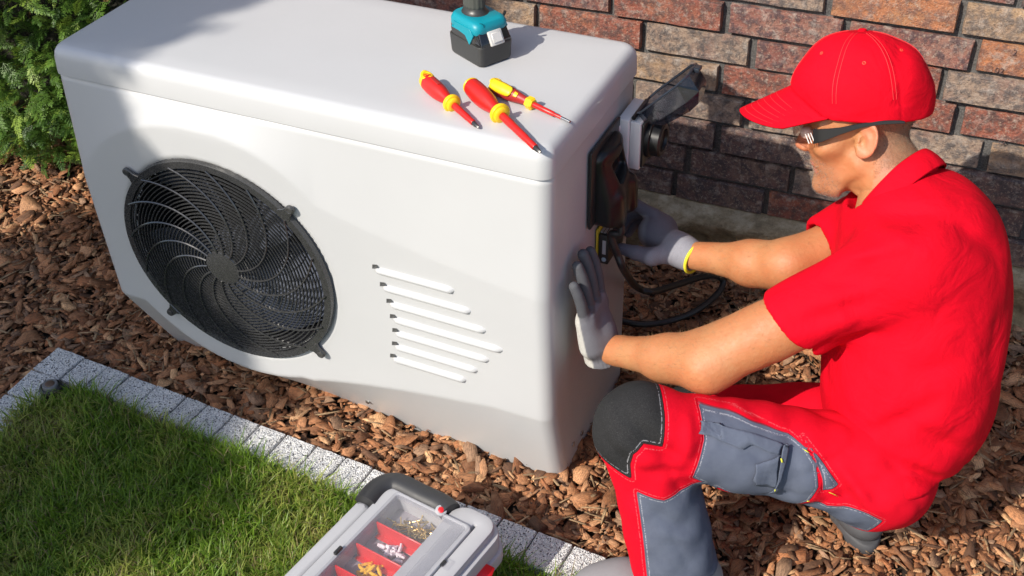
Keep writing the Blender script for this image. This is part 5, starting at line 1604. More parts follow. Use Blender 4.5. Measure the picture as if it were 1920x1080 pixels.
    for az in (.52, 1.57, 2.62, -.52, -1.57, -2.62):
        p, nrm = on_cap(az, .80 if abs(abs(az) - 1.57) > .1 else .72)
        lathe_obj('eyelet', [(-.002, .0030), (-.0002, .0031), (.0002, .0024), (-.0004, .0015), (-.002, .0014)], Vector(p - base), tuple(nrm), eyc, t, 12)
    # ------------------------------------------------ safety glasses
    gl = empty('safety_glasses', (0, 0, 0), parent=t)
    bk = plain('glasses_black', (.012, .012, .014), .28)
    lens = clear_plastic('glasses_lens', (.95, .90, .88), .04, .05)
    rows = []
    for i in range(25):
        a = -1.22 + 2.44 * i / 24; x = .041 + .064 * math.cos(a) ** .9 if abs(a) < 1.5 else .05; y = .074 * math.sin(a) / math.sin(1.22)
        hgt = .0205 - .006 * abs(a) / 1.22; nose = .013 * math.exp(-(y / .010) ** 2)
        rows.append((H(x + .002, y, .014 + hgt * .92) - base, H(x - .002, y, .013 - hgt + nose) - base))
    bm = bmesh.new(); A_ = []
    for a_, b_ in rows: A_.append([bm.verts.new(a_ * (1 - s) + b_ * s) for s in (0, .33, .66, 1)])
    for r0, r1 in zip(A_, A_[1:]):
        for k in range(3): bm.faces.new((r0[k], r1[k], r1[k + 1], r0[k + 1]))
    ln = bm_obj('lens', bm, lens, gl, True); md = ln.modifiers.new('t', 'SOLIDIFY'); md.thickness = .0018
    for sg in (1, -1):
        cl = [H(.074, sg * .073, .013), H(.060, sg * .0790, .0155), H(.030, sg * .0835, .0225), H(.0, sg * .0855, .0295), H(-.030, sg * .0870, .0330), H(-.060, sg * .0885, .0330), H(-.070, sg * .0885, .0315)]
        hw = [.0135, .0118, .0062, .0042, .0036, .0030, .0020]
        P_ = catmull([Vector(c - base) for c in cl], 4); W_ = np.interp(np.linspace(0, 6, len(P_)), range(7), hw)
        bm = bmesh.new(); g2 = []
        for p, w in zip(P_, W_):
            up = Vector(U) * float(w); out = Vector(L) * sg * .0018
            g2.append([bm.verts.new(q) for q in (p - up * .9 - out, p + up * .9 - out, p + up * .9 + out, p - up * .9 + out)])
        for r0, r1 in zip(g2, g2[1:]):
            for k in range(4): bm.faces.new((r0[k], r0[(k + 1) % 4], r1[(k + 1) % 4], r1[k]))
        bm.faces.new(g2[0][::-1]); bm.faces.new(g2[-1])
        te = bm_obj('temple_arm', bm, bk, gl, 40); md = te.modifiers.new('b', 'BEVEL'); md.width = .0008
        for q in range(3):
            a0 = H(.0825 - q * .0042, sg * .0720 + sg * q * .0012, .010 + q * .001); tube_obj('vent_rib', [Vector(a0 - HR @ np.array((.002, 0, .0085)) - base), Vector(a0 + HR @ np.array((.0035, 0, .0075)) - base)], .0009, plain_cache('lens_rib', (.75, .73, .70), .2), gl, 5)
    # ------------------------------------------------ polo shirt
    TU = nz((-.10, .36, .93)); TF = np.array((-.95, -.26, 0.)); TF = nz(TF - TU * (TU @ TF)); TL = np.cross(TU, TF); TR = np.stack([TF, TL, TU], 1)
    C1, C2, C3 = np.array((0.3259, -0.6667, 0.4787)), np.array((0.3400, -0.7319, 0.3420)), np.array((0.3294, -0.7858, 0.2155))
    C0 = np.array((0.3055, -0.6396, 0.5725))
    SL_END = LSH + (LEL - LSH) * .585; RS_END = RSH + (REL - RSH) * .55
    adir = nz(LEL - LSH); rdir = nz(REL - RSH)
    folds = []   # (a, b, radius, depth) ; positive depth = groove
    def fold(a, b, r, dp): folds.append((np.array(a), np.array(b), r, dp))
    # radiating folds from the armpit and waist, measured on the near side
    fold((0.2140, -0.9031, 0.5001), (0.2958, -0.8683, 0.5322), .012, .010); fold((0.2047, -0.8892, 0.4555), (0.2671, -0.8739, 0.4741), .010, .009)
    fold((0.1991, -0.9162, 0.4256), (0.2586, -0.8840, 0.4663), .010, -.006)
    fold((0.2155, -0.9395, 0.3886), (0.2948, -0.9489, 0.3681), .010, .010); fold((0.2326, -0.9487, 0.3683), (0.3278, -0.9648, 0.3311), .010, .008); fold((0.1945, -0.9319, 0.4091), (0.2548, -0.9604, 0.3754), .008, -.006)
    fold((0.2952, -0.9499, 0.3667), (0.3059, -0.8901, 0.4669), .012, .007); fold((0.3039, -0.9494, 0.3626), (0.3924, -0.8831, 0.4460), .014, .008); fold((0.3085, -0.9497, 0.3599), (0.3755, -0.9501, 0.3236), .012, .009)
    fold((0.3260, -0.9602, 0.3378), (0.3547, -0.9697, 0.3108), .008, .010); fold((0.2908, -0.9614, 0.3549), (0.3227, -0.9859, 0.3082), .008, .006)
    fold((0.2400, -0.7634, 0.6729), (0.3288, -0.7388, 0.6888), .014, .008); fold((0.2545, -0.7743, 0.6685), (0.3182, -0.7864, 0.6531), .012, -.006); fold((0.3463, -0.7303, 0.6731), (0.4165, -0.6917, 0.6161), .016, .006)
    fold((0.2017, -0.8284, 0.6309), (0.2781, -0.7865, 0.6577), .012, -.006); fold((0.1890, -0.8629, 0.5956), (0.2604, -0.8370, 0.6223), .012, .005); fold((0.1688, -0.8890, 0.5414), (0.2692, -0.8595, 0.5902), .014, .006)
    fold((0.2094, -0.8703, 0.5759), (0.2483, -0.8804, 0.5428), .014, -.004); fold((0.4344, -0.7343, 0.4716), (0.3515, -0.8602, 0.4791), .02, .005); fold((0.4430, -0.6862, 0.5255), (0.4017, -0.7901, 0.5044), .02, .004)
    fold((0.4406, -0.8429, 0.3361), (0.3545, -0.8967, 0.3998), .016, .006); fold((0.4300, -0.8683, 0.2777), (0.3616, -0.9216, 0.3324), .012, .009)
    # armhole seam
    seam = [(0.3259, -0.7495, 0.6606), (0.3494, -0.7802, 0.6274), (0.3623, -0.8064, 0.5886), (0.3593, -0.8256, 0.5503), (0.3431, -0.8426, 0.5216)]
    seam = [np.array(s) for s in seam]
    def shirt(P):
        d = sd_ell(P, C1, (.142, .178, .200), TR)
        d = smin(d, sd_ell(P, C0, (.112, .160, .115), TR), .05)
        d = smin(d, sd_ell(P, C2, (.142, .168, .165), TR), .06)
        d = smin(d, sd_ell(P, C3, (.092, .165, .112), TR), .06)
        d = smin(d, sd_cap(P, LSH + TU * .004, NB - TU * .035, .062, .050), .05)
        d = smin(d, sd_cap(P, RSH, NB - TU * .035, .060, .050), .05)
        sl = sd_cap(P, LSH, SL_END + adir * .03, .0735, .0640)
        sl = smax(sl, (P - SL_END) @ nz(adir + np.array((.10, .0, -.30))), .010)
        d = smin(d, sl, .035)
        sr = sd_cap(P, RSH, RS_END + rdir * .03, .066, .058)
        sr = smax(sr, (P - RS_END) @ rdir, .010)
        d = smin(d, sr, .035)
        # hem
        for a, b, r, dp in folds:
            ab = b - a; tt = np.clip(((P - a) @ ab) / (ab @ ab), 0, 1); q = P - a - tt[:, None] * ab
            # distance ignoring the lateral axis so the fold follows the cloth surface
            q = q - np.outer(q @ TL, TL) * .8
            r2 = (q * q).sum(1); d = d + dp * np.exp(-r2 / (r * r)) * np.sin(np.pi * (.12 + .76 * tt)) * 2.1
        dd = np.full(len(P), 9.)
        for a, b in zip(seam, seam[1:]):
            ab = b - a; tt = np.clip(((P - a) @ ab) / (ab @ ab), 0, 1); q = P - a - tt[:, None] * ab; q = q - np.outer(q @ TL, TL) * .8
            dd = np.minimum(dd, np.sqrt((q * q).sum(1)))
        d = d + .0022 * np.exp(-(dd / .0042) ** 2)
        q_ = P - C2; tf_ = q_ @ TF; tu_ = q_ @ TU; tl_ = q_ @ TL
        def ridge(x): return (1 - np.abs(np.sin(x))) ** 2.2
        d = d + .0060 * ridge(15 * tu_ + 21 * tf_ + 1.4 * np.sin(17 * tl_ + 12 * tf_)) * np.exp(-((tu_ + .09) / .085) ** 2)
        d = d + .0038 * ridge(13 * tu_ - 10 * tf_ + 1.6 * np.sin(14 * tl_ + 9 * tu_)) * np.exp(-((tu_ - .08) / .13) ** 2)
        qa = P - SL_END; ta_ = qa @ adir
        d = d + .0045 * ridge(17 * ta_ + 21 * (qa @ TU) + 1.3 * np.sin(20 * (qa @ TL))) * np.exp(-((ta_ + .06) / .06) ** 2) * np.clip((tf_ - .02) / .08, 0, 1)
        n1 = np.sin(P[:, 0] * 31 + P[:, 2] * 17 + 1) * np.sin(P[:, 1] * 27 - P[:, 2] * 22) + .5 * np.sin(P[:, 0] * 57 - P[:, 2] * 49 + P[:, 1] * 33)
        d = d + .0016 * n1
        # neck opening
        d = smax(d, -sd_cap(P, NB - TU * .01 + TF * .012, H(-.01, 0, -.03), .066, .066), .006)
        # arm openings
        d = smax(d, -smax(sd_cap(P, LSH, LEL, .0560, .0490), -((P - (SL_END - adir * .022)) @ adir), .004), .006)
        d = smax(d, -smax(sd_cap(P, RSH, REL, .0520, .0450), -((P - (RS_END - rdir * .02)) @ rdir), .002), .002)
        hem = (P - np.array((0.3310, -0.9003, 0.2417))) @ nz(-TU * .93 - TF * .28)
        return smax(d, hem, .006)
    sh = fabric('polo_pique_red', (.62, .0015, .014), 1100, .82, bs=.5)
    lo, hi = bounds([C1, C2, C3, LSH, RSH, SL_END, RS_END], .0); lo = lo - .17; hi = hi + .17; lo[0] = min(SL_END[0], RS_END[0]) - .09
    hi[2] = NB[2] + .06
    so = net_obj('polo_shirt', shirt, lo, hi, .0052, sh.m); adopt(so)
    md = so.modifiers.new('s', 'SMOOTH'); md.factor = .5; md.iterations = 5
    # sleeve hems as slim bands
    def band(c, ax, rad, w, name, mat, parent_fn=adopt, squash=1.0, th=.002):
        X, Y, Z = frame_from(tuple(ax)); bm = bmesh.new(); rings = []
        for dz_, rr_ in ((0, rad), (0, rad + th), (w, rad + th), (w, rad)):
            rings.append([bm.verts.new(Vector(c) + Z * dz_ + (X * math.cos(a) + Y * math.sin(a)) * rr_) for a in [2 * math.pi * k / 40 for k in range(40)]])
        for q in range(4):
            A1, B1 = rings[q], rings[(q + 1) % 4]
            for k in range(40): bm.faces.new((A1[k], A1[(k + 1) % 40], B1[(k + 1) % 40], B1[k]))
        return parent_fn(bm_obj(name, bm, mat, None, 40))
    # collar: folded ribbon around the neck, open at the throat
    CA = nz(H(-.02, 0, -.03) - NB); cc = NB - CA * .002 + TF * .004
    cx = nz(TF - CA * (CA @ TF)); cy = np.cross(CA, cx)
    bm = bmesh.new(); g3 = []
    for i in range(49):
        a = .34 + (2 * math.pi - .68) * i / 48
        fr = math.cos(a)                       # 1 front, -1 back
        dirv = cx * math.cos(a) * 1.08 + cy * math.sin(a)
        tip = max(0, 1 - min(a - .34, 2 * math.pi - .34 - a) / .55)
        top = cc + dirv * .0640 + CA * (.026 - .024 * (fr + 1) / 2 + .004 * (1 - abs(fr)))
        stand = cc + dirv * .0655 + CA * (-.018 - .012 * (fr + 1))
        fold1 = top + dirv * .005 + CA * .0015
        fall = cc + dirv * (.0785 + .008 * tip) + CA * (-.016 - .016 * (fr + 1) / 2 - .022 * tip) 
        mid = (fold1 + fall) / 2 + dirv * .003
        g3.append([bm.verts.new(v) for v in (stand, top, fold1, mid, fall)])
    for r0, r1 in zip(g3, g3[1:]):
        for k in range(4): bm.faces.new((r0[k], r0[k + 1], r1[k + 1], r1[k]))
    co = adopt(bm_obj('collar', bm, sh.m, None, True)); md = co.modifiers.new('t', 'SOLIDIFY'); md.thickness = .0028; md.offset = 0
    md = co.modifiers.new('s', 'SUBSURF'); md.levels = md.render_levels = 1
    # ------------------------------------------------ work trousers
    RHIP, RKN = np.array((0.2153, -0.7413, 0.2141)), np.array((-0.0306, -0.7142, 0.1150)); RAN = np.array((0.2845, -0.7520, 0.0750))
    CUF = KN + (ANK - KN) * 1.02 + np.array((0, 0, -.012))
    TH_ = nz(KN - HIP); SHN = nz(CUF - KN)
    tf = []
    def tfold(a, b, r, dp): tf.append((np.array(a), np.array(b), r, dp))
    tfold((-0.0557, -1.0695, 0.4416), (0.0090, -1.0770, 0.3979), .009, .009); tfold((-0.0656, -1.1005, 0.4092), (-0.0148, -1.0951, 0.3886), .010, .007); tfold((-0.0310, -1.0537, 0.4476), (0.0065, -1.0593, 0.4208), .010, -.005); tfold((0.0557, -1.0661, 0.3531), (-0.0148, -1.0951, 0.3886), .009, .012); tfold((0.0476, -1.0623, 0.3287), (-0.0124, -1.1083, 0.3380), .010, .008); tfold((0.0310, -1.0667, 0.3654), (-0.0465, -1.0817, 0.4218), .010, .010)
    tfold((0.0649, -1.0605, 0.3217), (0.0180, -1.1063, 0.3242), .009, -.006); tfold((-0.0445, -1.0755, 0.4283), (-0.0166, -1.0611, 0.4642), .012, .006); tfold((-0.0560, -1.0996, 0.3718), (-0.0208, -1.0983, 0.3546), .012, .005)
    tfold((0.0603, -1.0487, 0.3385), (0.0831, -1.0112, 0.4053), .010, .006); tfold((0.0450, -1.0442, 0.3521), (0.0432, -1.0117, 0.4258), .010, -.005)
    tfold((0.2120, -1.0061, 0.2595), (0.2107, -0.9844, 0.3697), .014, .006); tfold((0.0661, -1.0678, 0.2124), (0.0141, -1.0821, 0.2560), .012, .004); tfold((0.0858, -1.0708, 0.1982), (0.0393, -1.0994, 0.2214), .010, -.004)
    tfold((0.2611, -0.9640, 0.3344), (0.3043, -0.9616, 0.2644), .010, .008); tfold((0.2880, -0.9636, 0.3206), (0.3375, -0.9531, 0.2570), .010, -.008); tfold((0.2494, -0.9799, 0.3213), (0.2748, -0.9796, 0.2583), .009, .006)
    tfold((0.0994, -0.8397, 0.2726), (0.1609, -0.7958, 0.2932), .012, .008); tfold((0.1213, -0.8454, 0.2540), (0.1818, -0.7989, 0.2782), .010, -.006)
    TLs = nz(np.cross(TH_, SHN)); 
    if TLs @ TL < 0: TLs = -TLs
    def trousers(P):
        d = sd_cap(P, HIP, HIP + (KN - HIP) * .5, .083, .074)
        d = smin(d, sd_cap(P, HIP + (KN - HIP) * .5, KN, .074, .071), .02)
        d = smin(d, sd_ell(P, KN + np.array((-.008, 0, .004)), (.071, .068, .072)), .02)
        d = smin(d, sd_cap(P, KN, CUF, .069, .0735), .022)
        d = smin(d, sd_cap(P, RHIP, RKN, .080, .068), .03)
        d = smin(d, sd_cap(P, RKN, RAN, .062, .055), .02)
        d = smin(d, sd_ell(P, C3 + TU * .0, (.090, .165, .10), TR), .04)
        d = smin(d, sd_ell(P, np.array((0.3138, -0.8639, 0.2286)), (.082, .085, .072), TR), .03)
        for a, b, r, dp in tf:
            ab = b - a; tt = np.clip(((P - a) @ ab) / (ab @ ab), 0, 1); q = P - a - tt[:, None] * ab
            q = q - np.outer(q @ TLs, TLs) * .8
            d = d + dp * np.exp(-(q * q).sum(1) / (r * r)) * np.sin(np.pi * (.12 + .76 * tt)) * 1.35
        n1 = np.sin(P[:, 0] * 43 + P[:, 2] * 21) * np.sin(P[:, 1] * 39 - P[:, 2] * 33) + .5 * np.sin(P[:, 0] * 91 - P[:, 2] * 79 + P[:, 1] * 40)
        d = d + .0016 * n1
        # crush folds behind the knee, at the hip, down the shin and over the cuff
        u_ = (P - KN) @ TH_; e2_ = np.cross(TLs, TH_); v_ = (P - KN) @ e2_; w_ = (P - KN) @ TLs; s_ = (P - KN) @ SHN
        def ridge(x): return (1 - np.abs(np.sin(x))) ** 2.2
        if e2_ @ SHN < 0: v_ = -v_
        leftm = np.clip((w_ + .05) / .05, 0, 1)
        d = d + .0060 * ridge(42 * u_ + 26 * v_ + 1.2 * np.sin(38 * w_ + 9 * u_)) * np.exp(-((u_ + .055) / .050) ** 2 - ((v_ - .035) / .045) ** 2) * leftm
        d = d + .0050 * ridge(30 * u_ - 34 * v_ + 1.4 * np.sin(30 * w_)) * np.exp(-((u_ + .30) / .06) ** 2) * leftm
        d = d + .0035 * ridge(24 * u_ + 14 * v_ + 1.5 * np.sin(22 * v_ + 20 * w_)) * np.exp(-((u_ + .17) / .08) ** 2) * leftm
        d = d + .0034 * ridge(26 * s_ + 17 * u_ + 1.3 * np.sin(24 * w_ + 20 * u_)) * np.clip((s_ - .08) / .06, 0, 1)
        d = d + .0075 * ridge(24 * u_ + 30 * v_ + 1.6 * np.sin(24 * w_ + 14 * u_)) * np.exp(-((u_ - .01) / .05) ** 2 - ((v_ - .015) / .05) ** 2) * leftm
        d = smax(d, (P - CUF) @ SHN, .004)
        d = smax(d, -smax(sd_cap(P, KN, CUF + SHN * .1, .053, .058), -((P - (CUF - SHN * .045)) @ SHN), .002), .002)
        return smax(d, -(P[:, 2] - .004), .004)
    lo, hi = bounds([HIP, KN, CUF, RKN, RAN, RHIP, C3], .105); lo[2] = max(lo[2], -.01)
    V, Fq = surface_net(trousers, lo, hi, .0050)
    n = fabric('work_trousers', (.1, .1, .1), 1000, .85)
    tr = from_np('trousers', V, Fq, n.m, None, True); adopt(tr)
    md = tr.modifiers.new('s', 'SMOOTH'); md.factor = .5; md.iterations = 2
    # panel layout on the cloth, measured in the plane of the bent leg (outer side)
    e1 = TH_; e2 = nz(np.cross(TLs, TH_))
    def uv(p): q = np.atleast_2d(np.array(p, float)) - KN; return np.stack([q @ e1, q @ e2], 1)
    knee = uv([(-0.1119, -1.0934, 0.4092), (-0.0996, -1.0340, 0.4749), (-0.0109, -0.9966, 0.4731), (0.0079, -1.0375, 0.4134), (0.0169, -1.0673, 0.3723), (-0.0134, -1.0741, 0.3802), (-0.0241, -1.0900, 0.3665), (-0.0200, -1.1050, 0.3460), (-0.0101, -1.1209, 0.3214), (-0.0455, -1.1261, 0.3340), (-0.1067, -1.1292, 0.3629)])
    pocket = uv([(0.0622, -1.0124, 0.4149), (0.0759, -1.0359, 0.3790), (0.0687, -1.0633, 0.3163), (0.1066, -1.0528, 0.2921), (0.1499, -1.0387, 0.2696), (0.1889, -1.0316, 0.2574), (0.1956, -1.0415, 0.2418), (0.2335, -1.0222, 0.2451), (0.2537, -1.0078, 0.2684), (0.2586, -0.9941, 0.2992), (0.2458, -0.9814, 0.3380), (0.2255, -0.9731, 0.3590), (0.1976, -0.9729, 0.3741), (0.1260, -0.9957, 0.4011)])
    shin = uv([(-0.0142, -1.0935, 0.2904), (0.0282, -1.0834, 0.2802), (0.0607, -1.0597, 0.2916), (0.0961, -1.0293, 0.3098), (0.1529, -1.0594, 0.1098), (0.0232, -1.1199, 0.1054), (-0.0016, -1.0964, 0.2137)])
    strap = uv([(0.2253, -0.9761, 0.3721), (0.2529, -0.9829, 0.3491), (0.2938, -0.9895, 0.3026), (0.2752, -1.0061, 0.2924), (0.2619, -0.9904, 0.3185), (0.2411, -0.9824, 0.3559)])
    W = V; UVv = uv(W); lat = (W - KN) @ TLs
    big = 1.0
    kd = poly_sd(UVv, knee); gd = np.minimum(np.minimum(poly_sd(UVv, pocket) + np.clip(-lat * 2, 0, 1) * .3, poly_sd(UVv, shin)), poly_sd(UVv, strap) + np.clip(.02 - lat, 0, 1))
    # only the left leg carries those panels
    dl = np.minimum(sd_cap(W, HIP, KN, .083, .071), sd_cap(W, KN, CUF, .069, .0735)); dr = np.minimum(sd_cap(W, RHIP, RKN, .08, .068), sd_cap(W, RKN, RAN, .062, .055))
    right = dr < dl
    kd = np.where(right, np.minimum(np.sqrt(((W - RKN) ** 2).sum(1)) - .085, 1), kd)
    rp = poly_sd(UVv, uv([(0.1011, -0.8929, 0.3733), (0.1211, -0.8674, 0.3937), (0.1323, -0.8484, 0.4108), (0.1990, -0.8031, 0.4303), (0.2420, -0.8648, 0.3323), (0.1867, -0.8910, 0.3299), (0.1435, -0.9007, 0.3412), (0.1094, -0.9094, 0.3488)]))
    gd = np.where(right, np.minimum(rp, W[:, 2] - .050), gd)
    seat = poly_sd(UVv, uv([(0.2393, -1.0012, 0.2509), (0.2587, -0.9853, 0.2599), (0.2782, -0.9837, 0.2514), (0.2987, -0.9706, 0.2564), (0.3327, -0.9596, 0.2517), (0.3579, -0.9584, 0.2397), (0.3604, -0.9880, 0.2024), (0.2427, -1.0376, 0.2048)]))
    gd = np.minimum(gd, seat)
    set_float(tr, 'knee_d', kd); set_float(tr, 'grey_d', gd)
    vv = n.coord(); kdv = n.attr('knee_d', 'Fac'); gdv = n.attr('grey_d', 'Fac')
    f = n.noise(vv, 30, 5, .6); sp = n.noise(vv, 1500, 2)
    redc = n.ramp(f, [(.35, (.54, .002, .014)), (.65, (.62, .003, .017))])
    gc = n.ramp(f, [(.3, (.078, .090, .128)), (.7, (.102, .117, .160))])
    kc = n.ramp(sp, [(.35, (.012, .012, .013)), (.62, (.028, .028, .029)), (.75, (.11, .11, .11))])
    def step(x, lo_, hi_): return n.ramp(x_off(x), [(lo_, 1), (hi_, 0)], 'LINEAR')
    def x_off(x):
        m = n.new('Math', operation='MULTIPLY_ADD'); m.inputs[1].default_value = 5.0; m.inputs[2].default_value = .5; n.l(x, m.inputs[0]); return m.outputs[0]
    gx = x_off(gdv); kx = x_off(kdv)
    c = n.mix(n.ramp(gx, [(.497, 1), (.503, 0)]), redc, gc)
    c = n.mix(n.ramp(kx, [(.497, 1), (.503, 0)]), c, kc)
    # seam stitching: broken pale lines a few millimetres inside each panel edge
    dash = n.new('TexNoise'); dash.inputs['Scale'].default_value = 420; dash.inputs['Detail'].default_value = 0; n.l(vv, dash.inputs['Vector'])
    dm = n.ramp(dash.outputs[0], [(.44, 0), (.47, 1)])
    for x, at, w in ((gx, .480, .0022), (kx, .476, .0022), (kx, .530, .0018), (gx, .522, .0016)):
        line = n.ramp(x, [(at - 2 * w, 0), (at - w, 1), (at + w, 1), (at + 2 * w, 0)])
        ml = n.new('Math', operation='MULTIPLY'); n.l(line, ml.inputs[0]); n.l(dm, ml.inputs[1])
        m2 = n.new('Math', operation='MULTIPLY'); m2.inputs[1].default_value = .42 if x is not kx or at < .5 else .5; n.l(ml.outputs[0], m2.inputs[0])
        c = n.mix(m2.outputs[0], c, (.62, .62, .66) if at < .5 else (.70, .16, .18))
    n.base(c)
    seamh = n.mix(1.0, n.ramp(gx, [(.490, .5), (.4995, 1), (.5005, 0), (.515, .5)]), n.ramp(kx, [(.490, .5), (.4995, 1), (.5005, 0), (.515, .5)]), 'ADD')
    n.set(Normal=n.bump(n.noise(vv, 70, 4), .25, .0015, n.bump(sp, .45, .0007, n.bump(seamh, .7, .0035))))
    # pocket flap edges and holster pocket as sewn-on pieces
    grm = fabric('trouser_grey_twill', (.095, .110, .152), 1000, .85).m
    def patch(name, pix, mat, lift=.0035, thick=.002):
        """sewn-on piece: outline given on the near surface, dropped on the cloth by marching along the outer direction"""
        out = []
        for p in pix:
            p = np.array(p); q = p + TLs * .06
            q = p + TLs * .004; E_ = np.eye(3) * .002
            for _ in range(7):
                vals = trousers(np.concatenate([q[None], q + E_, q - E_])); gr = (vals[1:4] - vals[4:7]) / .004
                q = q - gr / max(np.linalg.norm(gr), .3) * (vals[0] - lift)
            out.append(q)
        return out
    def sewn(name, a, b, c_, d_, mat, nu=14, nv=8, lift=.004, thick=.0022, par=None):
        a, b, c_, d_ = map(np.array, (a, b, c_, d_)); grid = []
        for i in range(nu):
            s = i / (nu - 1); row = []
            for k in range(nv):
                u_ = k / (nv - 1); row.append((a * (1 - s) + b * s) * (1 - u_) + (d_ * (1 - s) + c_ * s) * u_)
            grid.append(patch(name, row, mat, lift))
        bm = bmesh.new(); G2 = [[bm.verts.new(v) for v in r] for r in grid]
        for i in range(nu - 1):
            for k in range(nv - 1): bm.faces.new((G2[i][k], G2[i + 1][k], G2[i + 1][k + 1], G2[i][k + 1]))
        o = adopt(bm_obj(name, bm, mat, None, True)); md = o.modifiers.new('t', 'SOLIDIFY'); md.thickness = thick; md.offset = -1
        return o
    sewn('pocket_pouch', (0.1581, -1.0207, 0.3537), (0.1954, -0.9952, 0.3648), (0.1985, -1.0293, 0.2884), (0.1602, -1.0372, 0.2992), grm, lift=.006)
    sewn('pocket_flap', (0.0638, -1.0052, 0.4228), (0.1947, -0.9754, 0.3892), (0.1950, -0.9943, 0.3661), (0.0730, -1.0241, 0.3949), grm, 20, 6, lift=.0045)
    sewn('pocket_edge_tape', (0.1961, -0.9743, 0.3898), (0.2060, -0.9723, 0.3870), (0.2044, -1.0320, 0.2654), (0.1957, -1.0400, 0.2602), grm, 6, 16, lift=.0075)
    yel = plain('yellow_bar_tack', (.62, .62, .05), .7)
    for p in ((0.1980, -0.9974, 0.3608), (0.1934, -1.0276, 0.2932), (0.2319, -1.0192, 0.2662), (0.2200, -0.9718, 0.3801), (0.2841, -0.9833, 0.2987)):
        q = np.array(p); sewn('bar_tack', q, q + TH_ * -.004, q + TH_ * -.004 + SHN * .009, q + SHN * .009, yel, 2, 2, lift=.0095, thick=.001)
    # black cuff lining
    lathe_pts = plain('cuff_black', (.012, .012, .012), .8)
    adopt(lathe_obj('cuff_lining', [(-.035, .060), (-.006, .066), (.004, .064), (.004, .058), (-.02, .055)], tuple(CUF), tuple(SHN), lathe_pts, None, 36))
    # ------------------------------------------------ shoes
    shm = plain('shoe_grey_suede', (.19, .19, .20), .85, var=.15, bump_s=.4, bump_scale=500); som = plain('shoe_sole', (.06, .06, .065), .7, var=.2, bump_s=.3)
    fd = nz((TOE - HEEL) * np.array((1, 1, 0))); fs = np.cross((0, 0, 1), fd); FR_ = np.stack([fd, fs, (0, 0, 1)], 1)
    FO = (TOE + HEEL) / 2; FO[2] = 0
    def shoe(P, O=FO, Rm=FR_):
        q = (P - O) @ Rm
        d = sd_ell(q, (.070, 0, .042), (.068, .046, .036))
        d = smin(d, sd_cap(q, (-.080, 0, .050), (.04, .0, .045), .035, .040), .03)
        d = smin(d, sd_ell(q, (-.075, 0, .062), (.044, .036, .052)), .02)
        d = smax(d, -sd_cap(q, (-.060, 0, .085), (-.055, 0, .16), .033, .034), .006)
        return smax(d, -(q[:, 2] - .022), .003)
    def sole(P, O=FO, Rm=FR_):
        q = (P - O) @ Rm
        w = .044 - .008 * np.clip((-q[:, 0]) / .05, -1, 1)
        d = sd_ell(q, (.0, 0, .012), (.147, .050, .06)); d = smax(d, np.abs(q[:, 1]) - w, .02)
        tread = .0025 * (np.sin(q[:, 0] * 420) > 0) * (np.abs(q[:, 1]) > w - .012)
        return smax(smax(d, q[:, 2] - .026, .003), -(q[:, 2] + .002) , .002) + tread
    def shoe_set(O, Rm, shm=shm, som=som):
        lo, hi = bounds([O + Rm @ np.array((x, y, z)) for x in (-.15, .15) for y in (-.06, .06) for z in (-.01, .13)], .01)
        s1 = net_obj('shoe_upper', lambda P: shoe(P, O, Rm), lo, hi, .0042, shm); s2 = net_obj('shoe_sole', lambda P: sole(P, O, Rm), lo, hi, .0042, som)
        return adopt(s1), adopt(s2)
    shoe_set(FO, FR_)
    lace = plain('lace_red', (.50, .02, .03), .6); lb = plain('lace_black', (.02, .02, .02), .7)
    for k in range(4):
        x = -.028 + k * .022; zt = .085 - k * .0065
        a, b = FO + FR_ @ np.array((x, -.026, zt - .010)), FO + FR_ @ np.array((x + .008, .026, zt - .010)); m = FO + FR_ @ np.array((x + .004, 0, zt + .001))
        adopt(tube_obj('lace', catmull([Vector(a), Vector(m), Vector(b)], 5), .0017, lace if k % 2 == 0 else lb, None, 6))
    # trailing foot, toes tucked under
    rf = nz(np.array((0.3071, -0.8433, 0.1000)) - np.array((0.3442, -0.7714, 0.0200))); 
    RO = np.array((0.3339, -0.8139, 0.0600)); zf = nz((-.80, -.20, -.95)); sf = nz(np.cross((0, 0, 1), zf)); uf = np.cross(zf, sf)
    RR = np.stack([-zf * -1, sf, uf], 1)
    # sole faces backward and up: foot axis points down to the toes
    fx = nz((.30, -.05, -.62)); fy = nz(np.cross((-.8, -.1, -.1), fx)); fz = np.cross(fx, fy); RR = np.stack([fx, fy, fz], 1)
    TO2 = np.array((0.3848, -0.7628, 0.0080)); RO = TO2 - fx * .125 - fz * .012
    fx = nz((.50, -.84, -.10)); fy = nz(np.cross((0, 0, 1), fx)); fz = np.cross(fx, fy); RR = np.stack([fx, fy, fz], 1)
    RO = np.array((0.3396, -0.7869, 0.0300)) - fx * .138; RO[2] = -.004
    shoe_set(RO, RR, som, som)
    # ------------------------------------------------ gloves
    gk = N('glove_knit'); v = gk.coord()
    ck = gk.new('TexChecker'); ck.inputs['Scale'].default_value = 620; gk.l(v, ck.inputs[0]); tint = gk.attr('tint', 'Color')
    cc_ = gk.mix(gk.noise(v, 700, 2), tint, gk.mix(1.0, tint, (1.6, 1.6, 1.6), 'MULTIPLY')); gk.base(gk.mix(gk.noise(v, 40, 4), gk.mix(1.0, cc_, (.75, .75, .78), 'MULTIPLY'), cc_))
    wv = gk.new('TexWave'); wv.inputs['Scale'].default_value = 260; gk.l(v, wv.inputs[0])
    gk.set(Roughness=.75, Normal=gk.bump(gk.noise(v, 800, 2), .6, .0007, gk.bump(wv.outputs[1], .25, .0006))); gm = gk.m
    knit = np.array([.115, .115, .130]); coat = np.array([.058, .060, .068]); pale = np.array([.40, .39, .36])
